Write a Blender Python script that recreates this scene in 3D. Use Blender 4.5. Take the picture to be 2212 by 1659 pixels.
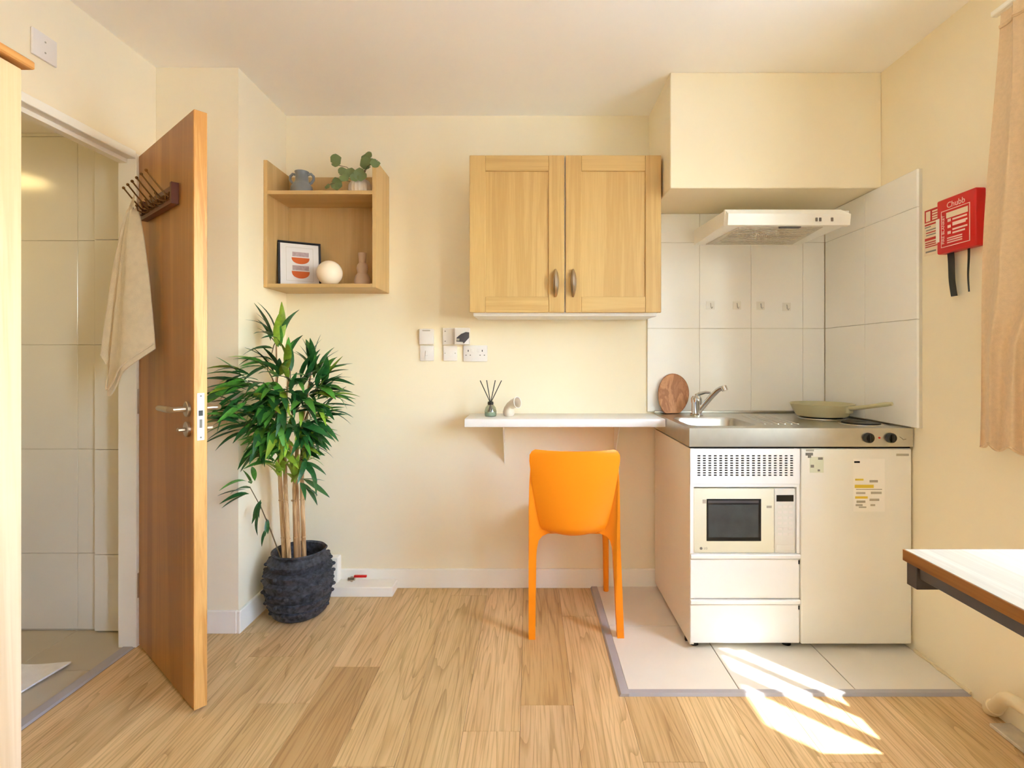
import bpy, bmesh, math, random
from mathutils import Vector, Matrix, Euler
for o in list(bpy.data.objects): bpy.data.objects.remove(o)
S = bpy.context.scene
COL = S.collection
PI = math.pi

# ------------------------------------------------------------------ camera
cam_d = bpy.data.cameras.new('camera'); cam = bpy.data.objects.new('camera', cam_d); COL.objects.link(cam)
cam.location = (0, 0, 1.174); cam.rotation_euler = (PI/2, 0, 0)
cam_d.sensor_fit = 'HORIZONTAL'; cam_d.sensor_width = 36.0
cam_d.lens = 36.0*1150/2212
cam_d.shift_x = -36.0/2212; cam_d.shift_y = -54.5/2212
cam_d.clip_start = 0.02
S.camera = cam
# ------------------------------------------------------------------ sky, sun, exposure
SUN_DIR = Vector((-0.833, 0.9127, -1.73)).normalized()
w = bpy.data.worlds.new('sky'); S.world = w; w.use_nodes = True
nt = w.node_tree; nt.nodes.clear()
sk = nt.nodes.new('ShaderNodeTexSky'); sk.sky_type = 'NISHITA'; sk.sun_disc = False
sk.sun_elevation = math.asin(-SUN_DIR.z); sk.sun_rotation = math.atan2(-SUN_DIR.x, -SUN_DIR.y)
sk.air_density = 1.0; sk.dust_density = 0.7
bg = nt.nodes.new('ShaderNodeBackground'); bg.inputs['Strength'].default_value = 3.9
wo = nt.nodes.new('ShaderNodeOutputWorld')
nt.links.new(sk.outputs[0], bg.inputs['Color']); nt.links.new(bg.outputs[0], wo.inputs['Surface'])
sun_d = bpy.data.lights.new('sun', 'SUN'); sun = bpy.data.objects.new('sun', sun_d); COL.objects.link(sun)
sun_d.energy = 13.0; sun_d.angle = math.radians(0.6); sun_d.color = (0.98, 0.98, 1.0)
sun.rotation_euler = SUN_DIR.to_track_quat('-Z', 'Y').to_euler()
S.view_settings.view_transform = 'Standard'; S.view_settings.look = 'None'
S.view_settings.gamma = 1.0; S.view_settings.use_curve_mapping = False
S.view_settings.exposure = 0.86
try:
    S.cycles.use_denoising = True; S.cycles.max_bounces = 14; S.cycles.diffuse_bounces = 9; S.cycles.transparent_max_bounces = 16
    S.cycles.sample_clamp_indirect = 8.0
except Exception: pass

# ------------------------------------------------------------------ materials
def lin(c):
    return tuple(((v/255)/12.92 if v/255 <= 0.04045 else ((v/255+0.055)/1.055)**2.4) for v in c) + (1.0,)
def _bsdf(name):
    m = bpy.data.materials.new(name); m.use_nodes = True
    n = m.node_tree; return m, n, n.nodes['Principled BSDF']
def _set(b, rough=0.5, metal=0.0, spec=0.5, coat=0.0, sheen=0.0):
    b.inputs['Roughness'].default_value = rough; b.inputs['Metallic'].default_value = metal
    b.inputs['Specular IOR Level'].default_value = spec
    b.inputs['Coat Weight'].default_value = coat; b.inputs['Sheen Weight'].default_value = sheen
def plain(name, c, rough=0.5, metal=0.0, spec=0.5, coat=0.0, var=0.04, vscale=6.0, bump=0.0, bscale=200.0, sheen=0.0):
    m, n, b = _bsdf(name); _set(b, rough, metal, spec, coat, sheen)
    tc = n.nodes.new('ShaderNodeTexCoord'); nz = n.nodes.new('ShaderNodeTexNoise'); nz.inputs['Scale'].default_value = vscale
    nz.inputs['Detail'].default_value = 4
    n.links.new(tc.outputs['Object'], nz.inputs['Vector'])
    rp = n.nodes.new('ShaderNodeValToRGB'); L = lin(c)
    rp.color_ramp.elements[0].position = 0.3; rp.color_ramp.elements[1].position = 0.7
    rp.color_ramp.elements[0].color = tuple(max(0, v*(1-var)) for v in L[:3])+(1,)
    rp.color_ramp.elements[1].color = tuple(min(1, v*(1+var)) for v in L[:3])+(1,)
    n.links.new(nz.outputs['Fac'], rp.inputs['Fac']); n.links.new(rp.outputs['Color'], b.inputs['Base Color'])
    if bump > 0:
        nb = n.nodes.new('ShaderNodeTexNoise'); nb.inputs['Scale'].default_value = bscale; nb.inputs['Detail'].default_value = 3
        bp = n.nodes.new('ShaderNodeBump'); bp.inputs['Strength'].default_value = bump; bp.inputs['Distance'].default_value = 0.002
        n.links.new(tc.outputs['Object'], nb.inputs['Vector']); n.links.new(nb.outputs['Fac'], bp.inputs['Height'])
        n.links.new(bp.outputs['Normal'], b.inputs['Normal'])
    return m
def wood(name, c1, c2, axis='z', scale=14.0, stretch=0.06, rough=0.45, cathedral=0.5, tint=False, coat=0.0, fine=0.25, spec=0.5):
    m, n, b = _bsdf(name); _set(b, rough, 0, spec, coat)
    tc = n.nodes.new('ShaderNodeTexCoord'); oi = n.nodes.new('ShaderNodeObjectInfo')
    ml = n.nodes.new('ShaderNodeMath'); ml.operation = 'MULTIPLY'; ml.inputs[1].default_value = 17.0
    n.links.new(oi.outputs['Random'], ml.inputs[0])
    ad = n.nodes.new('ShaderNodeVectorMath'); ad.operation = 'ADD'
    n.links.new(tc.outputs['Object'], ad.inputs[0]); n.links.new(ml.outputs[0], ad.inputs[1])
    mp = n.nodes.new('ShaderNodeMapping'); sc = [scale]*3; sc['xyz'.index(axis)] = scale*stretch
    mp.inputs['Scale'].default_value = sc
    n.links.new(ad.outputs[0], mp.inputs['Vector'])
    nz = n.nodes.new('ShaderNodeTexNoise'); nz.inputs['Scale'].default_value = 1.0; nz.inputs['Detail'].default_value = 5
    nz.inputs['Roughness'].default_value = 0.6; nz.inputs['Distortion'].default_value = 0.8
    n.links.new(mp.outputs[0], nz.inputs['Vector'])
    # growth rings: sine of the broad noise
    m1 = n.nodes.new('ShaderNodeMath'); m1.operation = 'MULTIPLY'; m1.inputs[1].default_value = 38.0
    m2 = n.nodes.new('ShaderNodeMath'); m2.operation = 'SINE'
    n.links.new(nz.outputs['Fac'], m1.inputs[0]); n.links.new(m1.outputs[0], m2.inputs[0])
    m3 = n.nodes.new('ShaderNodeMath'); m3.operation = 'MULTIPLY_ADD'; m3.inputs[1].default_value = 0.16*cathedral
    n.links.new(m2.outputs[0], m3.inputs[0]); n.links.new(nz.outputs['Fac'], m3.inputs[2])
    mp2 = n.nodes.new('ShaderNodeMapping'); sc2 = [scale*14]*3; sc2['xyz'.index(axis)] = scale*0.5
    mp2.inputs['Scale'].default_value = sc2
    n.links.new(ad.outputs[0], mp2.inputs['Vector'])
    nf = n.nodes.new('ShaderNodeTexNoise'); nf.inputs['Scale'].default_value = 1.0; nf.inputs['Detail'].default_value = 2
    n.links.new(mp2.outputs[0], nf.inputs['Vector'])
    m4 = n.nodes.new('ShaderNodeMath'); m4.operation = 'MULTIPLY_ADD'; m4.inputs[1].default_value = fine
    n.links.new(nf.outputs['Fac'], m4.inputs[0]); n.links.new(m3.outputs[0], m4.inputs[2])
    rp = n.nodes.new('ShaderNodeValToRGB')
    rp.color_ramp.elements[0].position = 0.38+fine*0.5; rp.color_ramp.elements[1].position = 0.66+fine*0.5
    rp.color_ramp.elements[0].color = lin(c1); rp.color_ramp.elements[1].color = lin(c2)
    n.links.new(m4.outputs[0], rp.inputs['Fac'])
    out = rp.outputs['Color']
    if tint:
        mx = n.nodes.new('ShaderNodeMix'); mx.data_type = 'RGBA'; mx.blend_type = 'MULTIPLY'; mx.inputs['Factor'].default_value = 1.0
        n.links.new(out, mx.inputs[6]); n.links.new(oi.outputs['Color'], mx.inputs[7]); out = mx.outputs[2]
    n.links.new(out, b.inputs['Base Color'])
    bp = n.nodes.new('ShaderNodeBump'); bp.inputs['Strength'].default_value = 0.06; bp.inputs['Distance'].default_value = 0.002
    n.links.new(nf.outputs['Fac'], bp.inputs['Height']); n.links.new(bp.outputs['Normal'], b.inputs['Normal'])
    return m
def emit(name, c, s):
    m = bpy.data.materials.new(name); m.use_nodes = True; n = m.node_tree; n.nodes.clear()
    e = n.nodes.new('ShaderNodeEmission'); e.inputs['Color'].default_value = lin(c); e.inputs['Strength'].default_value = s
    o = n.nodes.new('ShaderNodeOutputMaterial'); n.links.new(e.outputs[0], o.inputs['Surface']); return m
def pane_mat(name, tint=(255, 255, 255), gloss=0.08):
    m = bpy.data.materials.new(name); m.use_nodes = True; n = m.node_tree; n.nodes.clear()
    t = n.nodes.new('ShaderNodeBsdfTransparent'); t.inputs['Color'].default_value = lin(tint)
    g = n.nodes.new('ShaderNodeBsdfGlossy'); g.inputs['Roughness'].default_value = 0.03
    mx = n.nodes.new('ShaderNodeMixShader'); mx.inputs['Fac'].default_value = gloss
    o = n.nodes.new('ShaderNodeOutputMaterial')
    n.links.new(t.outputs[0], mx.inputs[1]); n.links.new(g.outputs[0], mx.inputs[2]); n.links.new(mx.outputs[0], o.inputs['Surface'])
    return m

WALL = plain('cream_wall_paint', (247, 235, 206), 0.75, var=0.015, vscale=2.0, bump=0.05, bscale=120)
CEIL = plain('ceiling_paint', (252, 248, 240), 0.85, var=0.01, vscale=2.0)
WHITE_PAINT = plain('white_gloss_paint', (250, 246, 234), 0.4, var=0.02)
WHITE_WALL = plain('white_wall_paint', (226, 228, 228), 0.8, var=0.01)
GROUT = plain('grout', (212, 204, 186), 0.9)
DARKGROUT = plain('floor_grout', (95, 82, 66), 0.9)
TILE_W = plain('glazed_wall_tile', (250, 248, 242), 0.16, var=0.015, vscale=3)
TILE_F = plain('matt_floor_tile', (230, 224, 212), 0.5, var=0.03, vscale=5)
TILE_B = plain('bathroom_floor_tile', (190, 180, 160), 0.45, var=0.03)
TILE_BW = plain('bathroom_wall_tile', (232, 228, 218), 0.14, var=0.02, vscale=3)
GREYTRIM = plain('grey_vinyl_trim', (172, 168, 170), 0.5)
def floor_wood():
    m, n, b = _bsdf('oak_vinyl_plank'); _set(b, 0.42, 0, 0.35)
    def N(t, **k):
        q = n.nodes.new(t)
        for a, v in k.items(): setattr(q, a, v)
        return q
    L = n.links.new
    tc = N('ShaderNodeTexCoord'); oi = N('ShaderNodeObjectInfo')
    ml = N('ShaderNodeMath', operation='MULTIPLY'); ml.inputs[1].default_value = 23.0; L(oi.outputs['Random'], ml.inputs[0])
    ad = N('ShaderNodeVectorMath', operation='ADD'); L(tc.outputs['Object'], ad.inputs[0]); L(ml.outputs[0], ad.inputs[1])
    def noise(sx, sy, det, dist=0.0):
        mp = N('ShaderNodeMapping'); mp.inputs['Scale'].default_value = (sx, sy, 1.0); L(ad.outputs[0], mp.inputs['Vector'])
        z = N('ShaderNodeTexNoise'); z.inputs['Scale'].default_value = 1.0; z.inputs['Detail'].default_value = det; z.inputs['Distortion'].default_value = dist
        L(mp.outputs[0], z.inputs['Vector']); return z.outputs['Fac']
    def ramp(src, p0, c0, p1, c1):
        r = N('ShaderNodeValToRGB'); e = r.color_ramp.elements; e[0].position = p0; e[1].position = p1; e[0].color = c0; e[1].color = c1; L(src, r.inputs['Fac']); return r.outputs['Color']
    def mul(a, b_):
        x = N('ShaderNodeMix', data_type='RGBA', blend_type='MULTIPLY'); x.inputs['Factor'].default_value = 1.0; L(a, x.inputs[6]); L(b_, x.inputs[7]); return x.outputs[2]
    base = ramp(noise(9.0, 0.9, 3), 0.3, lin((206, 172, 122)), 0.7, lin((226, 196, 148)))
    ring = noise(7.0, 0.42, 2, 0.5)                        # contour lines of a long noise = cathedral grain
    k1 = N('ShaderNodeMath', operation='MULTIPLY'); k1.inputs[1].default_value = 15.0; L(ring, k1.inputs[0])
    k2 = N('ShaderNodeMath', operation='FRACT'); L(k1.outputs[0], k2.inputs[0])
    lines = ramp(k2.outputs[0], 0.0, (0.74, 0.70, 0.62, 1), 0.30, (1, 1, 1, 1))
    pores = ramp(noise(150.0, 5.0, 3), 0.34, (0.80, 0.76, 0.70, 1), 0.52, (1.02, 1.02, 1.02, 1))
    out = mul(mul(mul(base, lines), pores), oi.outputs['Color'])
    L(out, b.inputs['Base Color'])
    return m
FLOORW = floor_wood()
UNDER = plain('floor_screed', (110, 85, 55), 0.9)
DOORW = wood('beech_door_veneer', (156, 102, 44), (184, 128, 62), 'z', 9.0, 0.03, 0.4, 0.3, fine=0.2)
DOOREDGE = wood('beech_door_lipping', (206, 146, 72), (232, 178, 104), 'z', 22.0, 0.05, 0.4, 0.5)
CABW = wood('oak_cabinet_vertical', (196, 158, 95), (210, 175, 112), 'z', 13.0, 0.04, 0.42, 0.35, fine=0.3)
CABWH = wood('oak_cabinet_horizontal', (196, 158, 95), (210, 175, 112), 'x', 13.0, 0.04, 0.42, 0.35, fine=0.3)
SHELFW = wood('oak_shelf_board', (198, 162, 106), (212, 178, 122), 'x', 10.0, 0.04, 0.45, 0.25, fine=0.2)
SHELFV = wood('oak_shelf_upright', (198, 162, 106), (212, 178, 122), 'z', 10.0, 0.04, 0.45, 0.25, fine=0.2)
WARDW = wood('pale_wardrobe_veneer', (222, 190, 148), (238, 212, 176), 'z', 10.0, 0.03, 0.45, 0.3, fine=0.2)
WARDTOP = wood('wardrobe_cornice_wood', (190, 128, 66), (216, 158, 92), 'y', 12.0, 0.04, 0.45, 0.3)
TABW = wood('pale_table_laminate', (182, 168, 142), (198, 184, 158), 'y', 12.0, 0.04, 0.6, 0.4, fine=0.25, spec=0.25)
TABEDGE = wood('table_edge_band', (128, 78, 30), (152, 98, 42), 'y', 16.0, 0.05, 0.45, 0.4)
BOARDW = wood('acacia_board', (168, 112, 70), (204, 148, 102), 'z', 16.0, 0.3, 0.5, 0.7)
RACKW = plain('red_brown_rack', (96, 38, 14), 0.45, var=0.1)
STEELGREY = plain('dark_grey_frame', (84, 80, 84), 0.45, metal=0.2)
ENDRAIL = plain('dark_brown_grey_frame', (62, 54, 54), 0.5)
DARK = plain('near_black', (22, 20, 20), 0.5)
INNER = plain('gap_shade', (46, 40, 34), 0.9)  # dark tone standing in for the shade inside gaps
WHITE_MEL = plain('white_melamine', (248, 248, 246), 0.3, var=0.01)
OFFWHITE = plain('off_white_enamel', (243, 239, 228), 0.32, var=0.01)
SIDEPANEL = plain('cabinet_side_panel', (240, 230, 214), 0.5, var=0.01)
CREAMPL = plain('microwave_cream', (236, 232, 208), 0.35, var=0.01)
CREAMPL2 = plain('microwave_panel_white', (232, 230, 222), 0.4, var=0.01)
HOODW = plain('hood_enamel', (250, 248, 240), 0.3, var=0.01)
HOODG = plain('hood_filter_mesh', (214, 208, 194), 0.5, var=0.08, vscale=60)
STEEL = plain('brushed_stainless', (206, 204, 198), 0.28, metal=1.0, var=0.04, vscale=20)
CHROME = plain('chrome', (215, 215, 215), 0.1, metal=1.0, var=0.01)
NICKEL = plain('satin_nickel', (190, 176, 158), 0.3, metal=1.0, var=0.02)
BRONZE = plain('bronze_hook_wire', (120, 84, 44), 0.4, metal=0.7)
BLACKP = plain('black_plastic', (18, 18, 18), 0.35)
GLASSD = plain('microwave_window', (72, 76, 76), 0.12, var=0.15, vscale=12)
RED = plain('red_plastic', (206, 10, 14), 0.35, var=0.02)
REDD = plain('red_print', (190, 30, 26), 0.5)
PINKT = plain('printed_white_text', (246, 216, 204), 0.5)
HOOKPAD = plain('clear_hook_pad', (240, 236, 226), 0.2)
PLASTIC = plain('white_socket_plastic', (238, 232, 226), 0.35, var=0.01)
GREYP = plain('grey_marking', (128, 122, 112), 0.5)
LGREYP = plain('pale_grey_marking', (178, 170, 152), 0.5)
YEL = plain('yellow_highlighter', (226, 196, 60), 0.6)
GREENL = plain('pale_green_label', (224, 226, 200), 0.6)
PAPER = plain('notice_paper', (251, 246, 236), 0.7, var=0.01)
ORANGE = plain('orange_plastic', (252, 148, 16), 0.42, var=0.01, spec=0.4)
TOWEL = plain('beige_towelling', (224, 208, 180), 0.95, var=0.05, vscale=40, bump=0.5, bscale=420, sheen=0.3)
BATHMAT = plain('white_towelling', (240, 240, 240), 0.95, var=0.04, vscale=30, bump=0.5, bscale=300)
CURT = plain('beige_curtain_weave', (222, 192, 152), 0.9, var=0.05, vscale=80, bump=0.4, bscale=380, sheen=0.2)
POT = plain('charcoal_stoneware', (60, 62, 68), 0.75, var=0.75, vscale=55, bump=1.0, bscale=110)
SOIL = plain('dark_soil', (20, 16, 14), 0.95)
CANE = wood('bamboo_cane', (176, 132, 84), (222, 186, 134), 'z', 30.0, 0.1, 0.5, 0.5)
LEAF_D = plain('dark_green_leaf', (42, 96, 44), 0.4, var=0.35, vscale=9)
LEAF_M = plain('mid_green_leaf', (84, 146, 54), 0.4, var=0.3, vscale=9)
LEAF_B = plain('bright_green_leaf', (142, 172, 52), 0.42, var=0.25, vscale=9)
LEAF_S = plain('sage_leaf', (112, 128, 78), 0.5, var=0.3, vscale=60)
STEMG = plain('brown_green_stem', (104, 84, 48), 0.6)
VASEG = plain('blue_grey_glaze', (126, 130, 132), 0.3, var=0.1, vscale=14)
CERAM = plain('cream_ceramic', (226, 212, 192), 0.4, var=0.05, vscale=30)
BLUSH = plain('blush_ceramic', (206, 176, 146), 0.5, var=0.03)
GLOBE = plain('opal_glass', (252, 238, 214), 0.25, var=0.01)
NAVY = plain('black_frame', (20, 20, 30), 0.4)
PICB = plain('picture_paper', (226, 222, 222), 0.5, var=0.01)
PICO = plain('burnt_orange_print', (206, 92, 22), 0.6, var=0.05)
PICL = plain('lilac_print', (178, 156, 158), 0.6, var=0.15, vscale=90)
SAGEPAN = plain('khaki_pan_enamel', (198, 190, 150), 0.4, var=0.02)
PIPE = plain('cream_pipe_paint', (232, 214, 176), 0.4)
STONE = plain('grey_screed', (206, 196, 176), 0.9, var=0.1, vscale=30)
GLASSB = pane_mat('bottle_glass', (214, 224, 214), 0.18)
PANE = pane_mat('window_glass', (250, 252, 252), 0.06)
LIQ = plain('diffuser_oil', (196, 206, 182), 0.2)
REED = plain('black_reed', (60, 54, 44), 0.8)
GROUND = plain('pale_paving', (186, 188, 188), 0.9, var=0.1)
LAMPW = emit('bathroom_lamp_glow', (255, 224, 150), 12.0)
LAMPC = emit('fill_lamp_glow', (255, 236, 208), 1.2)  # glow of the added fill lamp
SIGNW = plain('sign_white', (240, 220, 190), 0.5)

# ------------------------------------------------------------------ mesh helpers
def NB(): return bmesh.new()
def box(bm, x0, x1, y0, y1, z0, z1, bev=0.0, seg=2):
    r = bmesh.ops.create_cube(bm, size=1.0); vs = r['verts']
    for v in vs:
        v.co = Vector(((x0+x1)/2+v.co.x*(x1-x0), (y0+y1)/2+v.co.y*(y1-y0), (z0+z1)/2+v.co.z*(z1-z0)))
    if bev > 0:
        es = {e for v in vs for e in v.link_edges}
        bmesh.ops.bevel(bm, geom=list(es), offset=bev, segments=seg, affect='EDGES', profile=0.5)
    return bm
def frame_of(d):
    d = d.normalized(); a = Vector((0, 0, 1)) if abs(d.z) < 0.9 else Vector((1, 0, 0))
    u = d.cross(a).normalized(); return u, d.cross(u).normalized()
def tube(bm, pts, rads, n=10, cap=True):
    pts = [Vector(p) for p in pts]
    if not isinstance(rads, (list, tuple)): rads = [rads]*len(pts)
    rings = []; u = None
    for i, p in enumerate(pts):
        d = (pts[min(i+1, len(pts)-1)]-pts[max(i-1, 0)]).normalized()
        if u is None: u, v = frame_of(d)
        else:
            u = (u-d*u.dot(d)).normalized(); v = d.cross(u).normalized()
        rings.append([bm.verts.new(p+(u*math.cos(2*PI*k/n)+v*math.sin(2*PI*k/n))*rads[i]) for k in range(n)])
    for a, b in zip(rings, rings[1:]):
        for k in range(n): bm.faces.new((a[k], a[(k+1) % n], b[(k+1) % n], b[k]))
    if cap:
        bm.faces.new(rings[0][::-1]); bm.faces.new(rings[-1])
    return bm
def lathe(bm, prof, n=32, c=(0, 0, 0), mod=None, closed_top=False):
    rings = []
    for (r, z) in prof:
        ring = []
        for k in range(n):
            a = 2*PI*k/n; rr = r*(mod(a, z) if mod else 1.0)
            ring.append(bm.verts.new((c[0]+rr*math.cos(a), c[1]+rr*math.sin(a), c[2]+z)))
        rings.append(ring)
    for a, b in zip(rings, rings[1:]):
        for k in range(n): bm.faces.new((a[k], a[(k+1) % n], b[(k+1) % n], b[k]))
    bm.faces.new(rings[0][::-1])
    if closed_top: bm.faces.new(rings[-1])
    return bm
def prism(bm, pts, plane, a, b):
    """extrude a 2D outline; plane 'xy' 'xz' 'yz', from a to b along the third axis"""
    def mk(p, t):
        if plane == 'xz': return (p[0], t, p[1])
        if plane == 'yz': return (t, p[0], p[1])
        return (p[0], p[1], t)
    A = [bm.verts.new(mk(p, a)) for p in pts]; B = [bm.verts.new(mk(p, b)) for p in pts]; n = len(pts)
    bm.faces.new(A); bm.faces.new(B[::-1])
    for i in range(n): bm.faces.new((A[i], B[i], B[(i+1) % n], A[(i+1) % n]))
    return bm
def grid(bm, fn, nu, nv, closed_u=False):
    V = [[bm.verts.new(fn(i/nu, j/nv)) for i in range(nu+(0 if closed_u else 1))] for j in range(nv+1)]
    m = len(V[0])
    for j in range(nv):
        for i in range(nu):
            bm.faces.new((V[j][i], V[j][(i+1) % m], V[j+1][(i+1) % m], V[j+1][i]))
    return bm
def solid(bm, t):
    bmesh.ops.recalc_face_normals(bm, faces=bm.faces[:]); bmesh.ops.solidify(bm, geom=bm.faces[:], thickness=t); return bm
def mesh(name, bm, m, smooth=True, ang=32):
    bmesh.ops.recalc_face_normals(bm, faces=bm.faces[:])
    me = bpy.data.meshes.new(name); bm.to_mesh(me); bm.free()
    if m: me.materials.append(m)
    if smooth:
        me.shade_smooth(); me.set_sharp_from_angle(angle=math.radians(ang))
    return me
def obj(name, bm, m, parent=None, smooth=True, ang=32, label=None):
    o = bpy.data.objects.new(name, mesh(name, bm, m, smooth, ang)); COL.objects.link(o)
    if parent: o.parent = parent
    if label: o['label'] = label
    return o
def inst(name, me, parent=None, loc=(0, 0, 0), rot=(0, 0, 0), sc=(1, 1, 1)):
    o = bpy.data.objects.new(name, me); COL.objects.link(o); o.location = loc; o.rotation_euler = rot; o.scale = sc
    if parent: o.parent = parent
    return o
def tag(o, label, cat, group=None):
    o['label'] = label; o['category'] = cat
    if group: o['group'] = group
    return o
def thing(name, label, cat, loc=(0, 0, 0), rz=0.0, group=None, rx=0.0):
    o = bpy.data.objects.new(name, None); COL.objects.link(o); o.empty_display_size = 0.05
    o.location = loc; o.rotation_euler = (rx, 0, rz); return tag(o, label, cat, group)
def struct(name, bm, m, parent=None, label=None, smooth=False):
    o = obj(name, bm, m, parent, smooth); o['kind'] = 'structure'
    if label: o['label'] = label
    return o
def text(name, s, size, mat4, m, parent, ext=0.0004, align='CENTER', sx=1.0):
    cu = bpy.data.curves.new(name, 'FONT'); cu.body = s; cu.size = size; cu.extrude = ext
    cu.align_x = align; cu.align_y = 'CENTER'; cu.resolution_u = 3
    t = bpy.data.objects.new(name+'_tmp', cu); COL.objects.link(t)
    me = bpy.data.meshes.new_from_object(t); bpy.data.objects.remove(t)
    me.transform(mat4 @ Matrix.Diagonal((sx, 1, 1, 1))); me.materials.clear(); me.materials.append(m)
    o = bpy.data.objects.new(name, me); COL.objects.link(o); o.parent = parent; return o
def face_negy(x, y, z):      # text plane facing -Y (towards the camera)
    return Matrix.Translation((x, y, z)) @ Matrix.Rotation(PI/2, 4, 'X')
def face_negx(x, y, z, roll=0.0):      # text plane facing -X, reading towards -Y
    return Matrix.Translation((x, y, z)) @ Matrix.Rotation(-PI/2, 4, 'Z') @ Matrix.Rotation(PI/2, 4, 'X') @ Matrix.Rotation(roll, 4, 'Z')

# ------------------------------------------------------------------ dimensions (metres)
XR, XL, YB, YF, H = 1.54, -1.60, 2.738, -1.60, 2.424
XA, YS = -1.2466, 2.286          # alcove side wall, stub wall face
DY0, DY1, DH = 1.50, 2.186, 2.005  # bathroom doorway
random.seed(5)

# ------------------------------------------------------------------ floor: planks and kitchen tiles
fl = struct('floor', box(NB(), XL-0.1, XR, YF, YB, -0.12, -0.008), UNDER, label='floor of light oak-look planks with a tiled kitchen corner')
PW, PL = 0.18, 1.22
plank_me = {}
def plank(x0, x1, y0, y1, tint):
    key = (round(x1-x0, 3), round(y1-y0, 3))
    if key not in plank_me:
        b = box(NB(), -(x1-x0)/2+0.0004, (x1-x0)/2-0.0004, -(y1-y0)/2+0.0005, (y1-y0)/2-0.0005, -0.008, 0, 0.0006, 1)
        plank_me[key] = mesh('plank', b, FLOORW)
    o = inst('plank', plank_me[key], fl, ((x0+x1)/2, (y0+y1)/2, 0)); o.color = (tint[0], tint[1], tint[2], 1)
cols = []
x = -0.027-PW*9
while x < XR:
    cols.append(x); x += PW
endY = {-0.747: 2.03, -0.027: 1.805, -0.387: 1.42, 0.333: 1.55, 0.513: 1.38}
darkset = {(-0.747, 'near'): (0.86, 0.80, 0.72), (-0.027, 'far'): (0.88, 0.83, 0.74)}
for x0 in cols:
    xa, xb = max(x0, XL), min(x0+PW, XR)
    if xb-xa < 0.01: continue
    key = min(endY, key=lambda k: abs(k-x0)); known = abs(key-x0) < 0.01
    e = endY[key] if known else random.uniform(0.8, 2.0)
    ends = []
    yy = e
    while yy > YF: ends.append(yy); yy -= PL
    ends = sorted(ends+[e+PL, e+2*PL, YF]); 
    for ya, yb in zip(ends, ends[1:]):
        ya, yb = max(ya, YF), min(yb, YB if xb < 0.36 else 1.88)
        if yb-ya < 0.02: continue
        t = random.uniform(0.93, 1.05); tint = (t, t*random.uniform(0.97, 1.0), t*random.uniform(0.93, 1.0))
        if known and abs(key+0.747) < 0.01 and abs(yb-e) < 0.01: tint = (0.76, 0.68, 0.56)
        if known and abs(key+0.027) < 0.01 and abs(ya-e) < 0.01: tint = (0.82, 0.75, 0.62)
        plank(xa, xb, ya, yb, tint)
TX, TY = 0.315, 1.849
bed = obj('tile_bed', box(NB(), TX+0.03, XR-0.002, TY+0.022, YB-0.001, -0.0079, 0.006), DARKGROUT, fl, False)
xe = [TX+0.034, 0.742, 1.152, XR-0.004]; ye = [TY+0.024, 2.322, YB-0.002]
for i in range(3):
    for j in range(2):
        obj('floor_tile', box(NB(), xe[i]+0.0015, xe[i+1]-0.0015, ye[j]+0.0015, ye[j+1]-0.0015, 0.0, 0.009, 0.0012, 1), TILE_F, fl)
tb = NB(); prism(tb, [(TX, 0.0005), (TX+0.006, 0.0105), (TX+0.034, 0.0105), (TX+0.034, 0.0005)], 'xz', TY, YB-0.001)
struct('trim_1', tb, GREYTRIM, label='grey edging strip along the left of the kitchen floor tiles')
tb = NB(); prism(tb, [(TY, 0.0005), (TY+0.006, 0.0105), (TY+0.026, 0.0105), (TY+0.026, 0.0005)], 'yz', TX+0.034, XR-0.003)
struct('trim_2', tb, GREYTRIM, label='grey edging strip along the front of the kitchen floor tiles')
obj('sealant_bead', tube(NB(), [(XR-0.004, TY+k*0.03, 0.012+0.002*math.sin(k*2.3)) for k in range(10)], [0.006+0.002*math.sin(k*1.7) for k in range(10)], 8), PIPE, fl)

# ------------------------------------------------------------------ walls, ceiling, window
struct('wall_back', box(NB(), XA-0.45, XR+0.25, YB, YB+0.12, -0.1, H), WALL, label='cream painted back wall with tiled splashback')
wback = bpy.data.objects['wall_back']
struct('wall_alcove', box(NB(), XL-0.06, XA, YS, YB-0.0005, 0, H), WALL, label='cream wall nib beside the bathroom door')
wl = NB(); box(wl, XL-0.06, XL, YF, DY0, 0, H); box(wl, XL-0.06, XL, DY0, DY1, DH, H); box(wl, XL-0.06, XL, DY1, YS-0.0005, 0, H)
struct('wall_left', wl, WALL, label='cream left wall with the bathroom doorway')
WY0, WY1, WZ0, WZ1, XO = -1.00, 1.376, 0.915, 2.135, XR+0.25
PY0, PY1 = -0.30, 0.55      # unseen pier between the two window openings, added to sharpen the shadows
wr = NB(); box(wr, XR, XO, YF, YB, -0.1, WZ0); box(wr, XR, XO, YF, YB, WZ1, H); box(wr, XR, XO, WY1, YB, WZ0, WZ1); box(wr, XR, XO, YF, WY0, WZ0, WZ1); box(wr, XR, XO, PY0, PY1, WZ0, WZ1)
wright = struct('wall_right', wr, WALL, label='cream right wall with window and tiled splashback return')
struct('wall_front', box(NB(), XL-0.06, XO, YF-0.1, YF, -0.1, H), WHITE_WALL, label='white wall behind the camera')
struct('ceiling', box(NB(), XL-0.06, XO, YF-0.1, YB+0.12, H, H+0.12), CEIL, label='off-white ceiling')
SX, SY, SZ = 0.618, 2.323, 1.919
struct('wall_soffit', box(NB(), SX, XR-0.0005, SY, YB-0.0005, SZ, H-0.0005, 0.003, 1), WALL, label='cream boxed-in soffit above the cooker hood')
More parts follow.
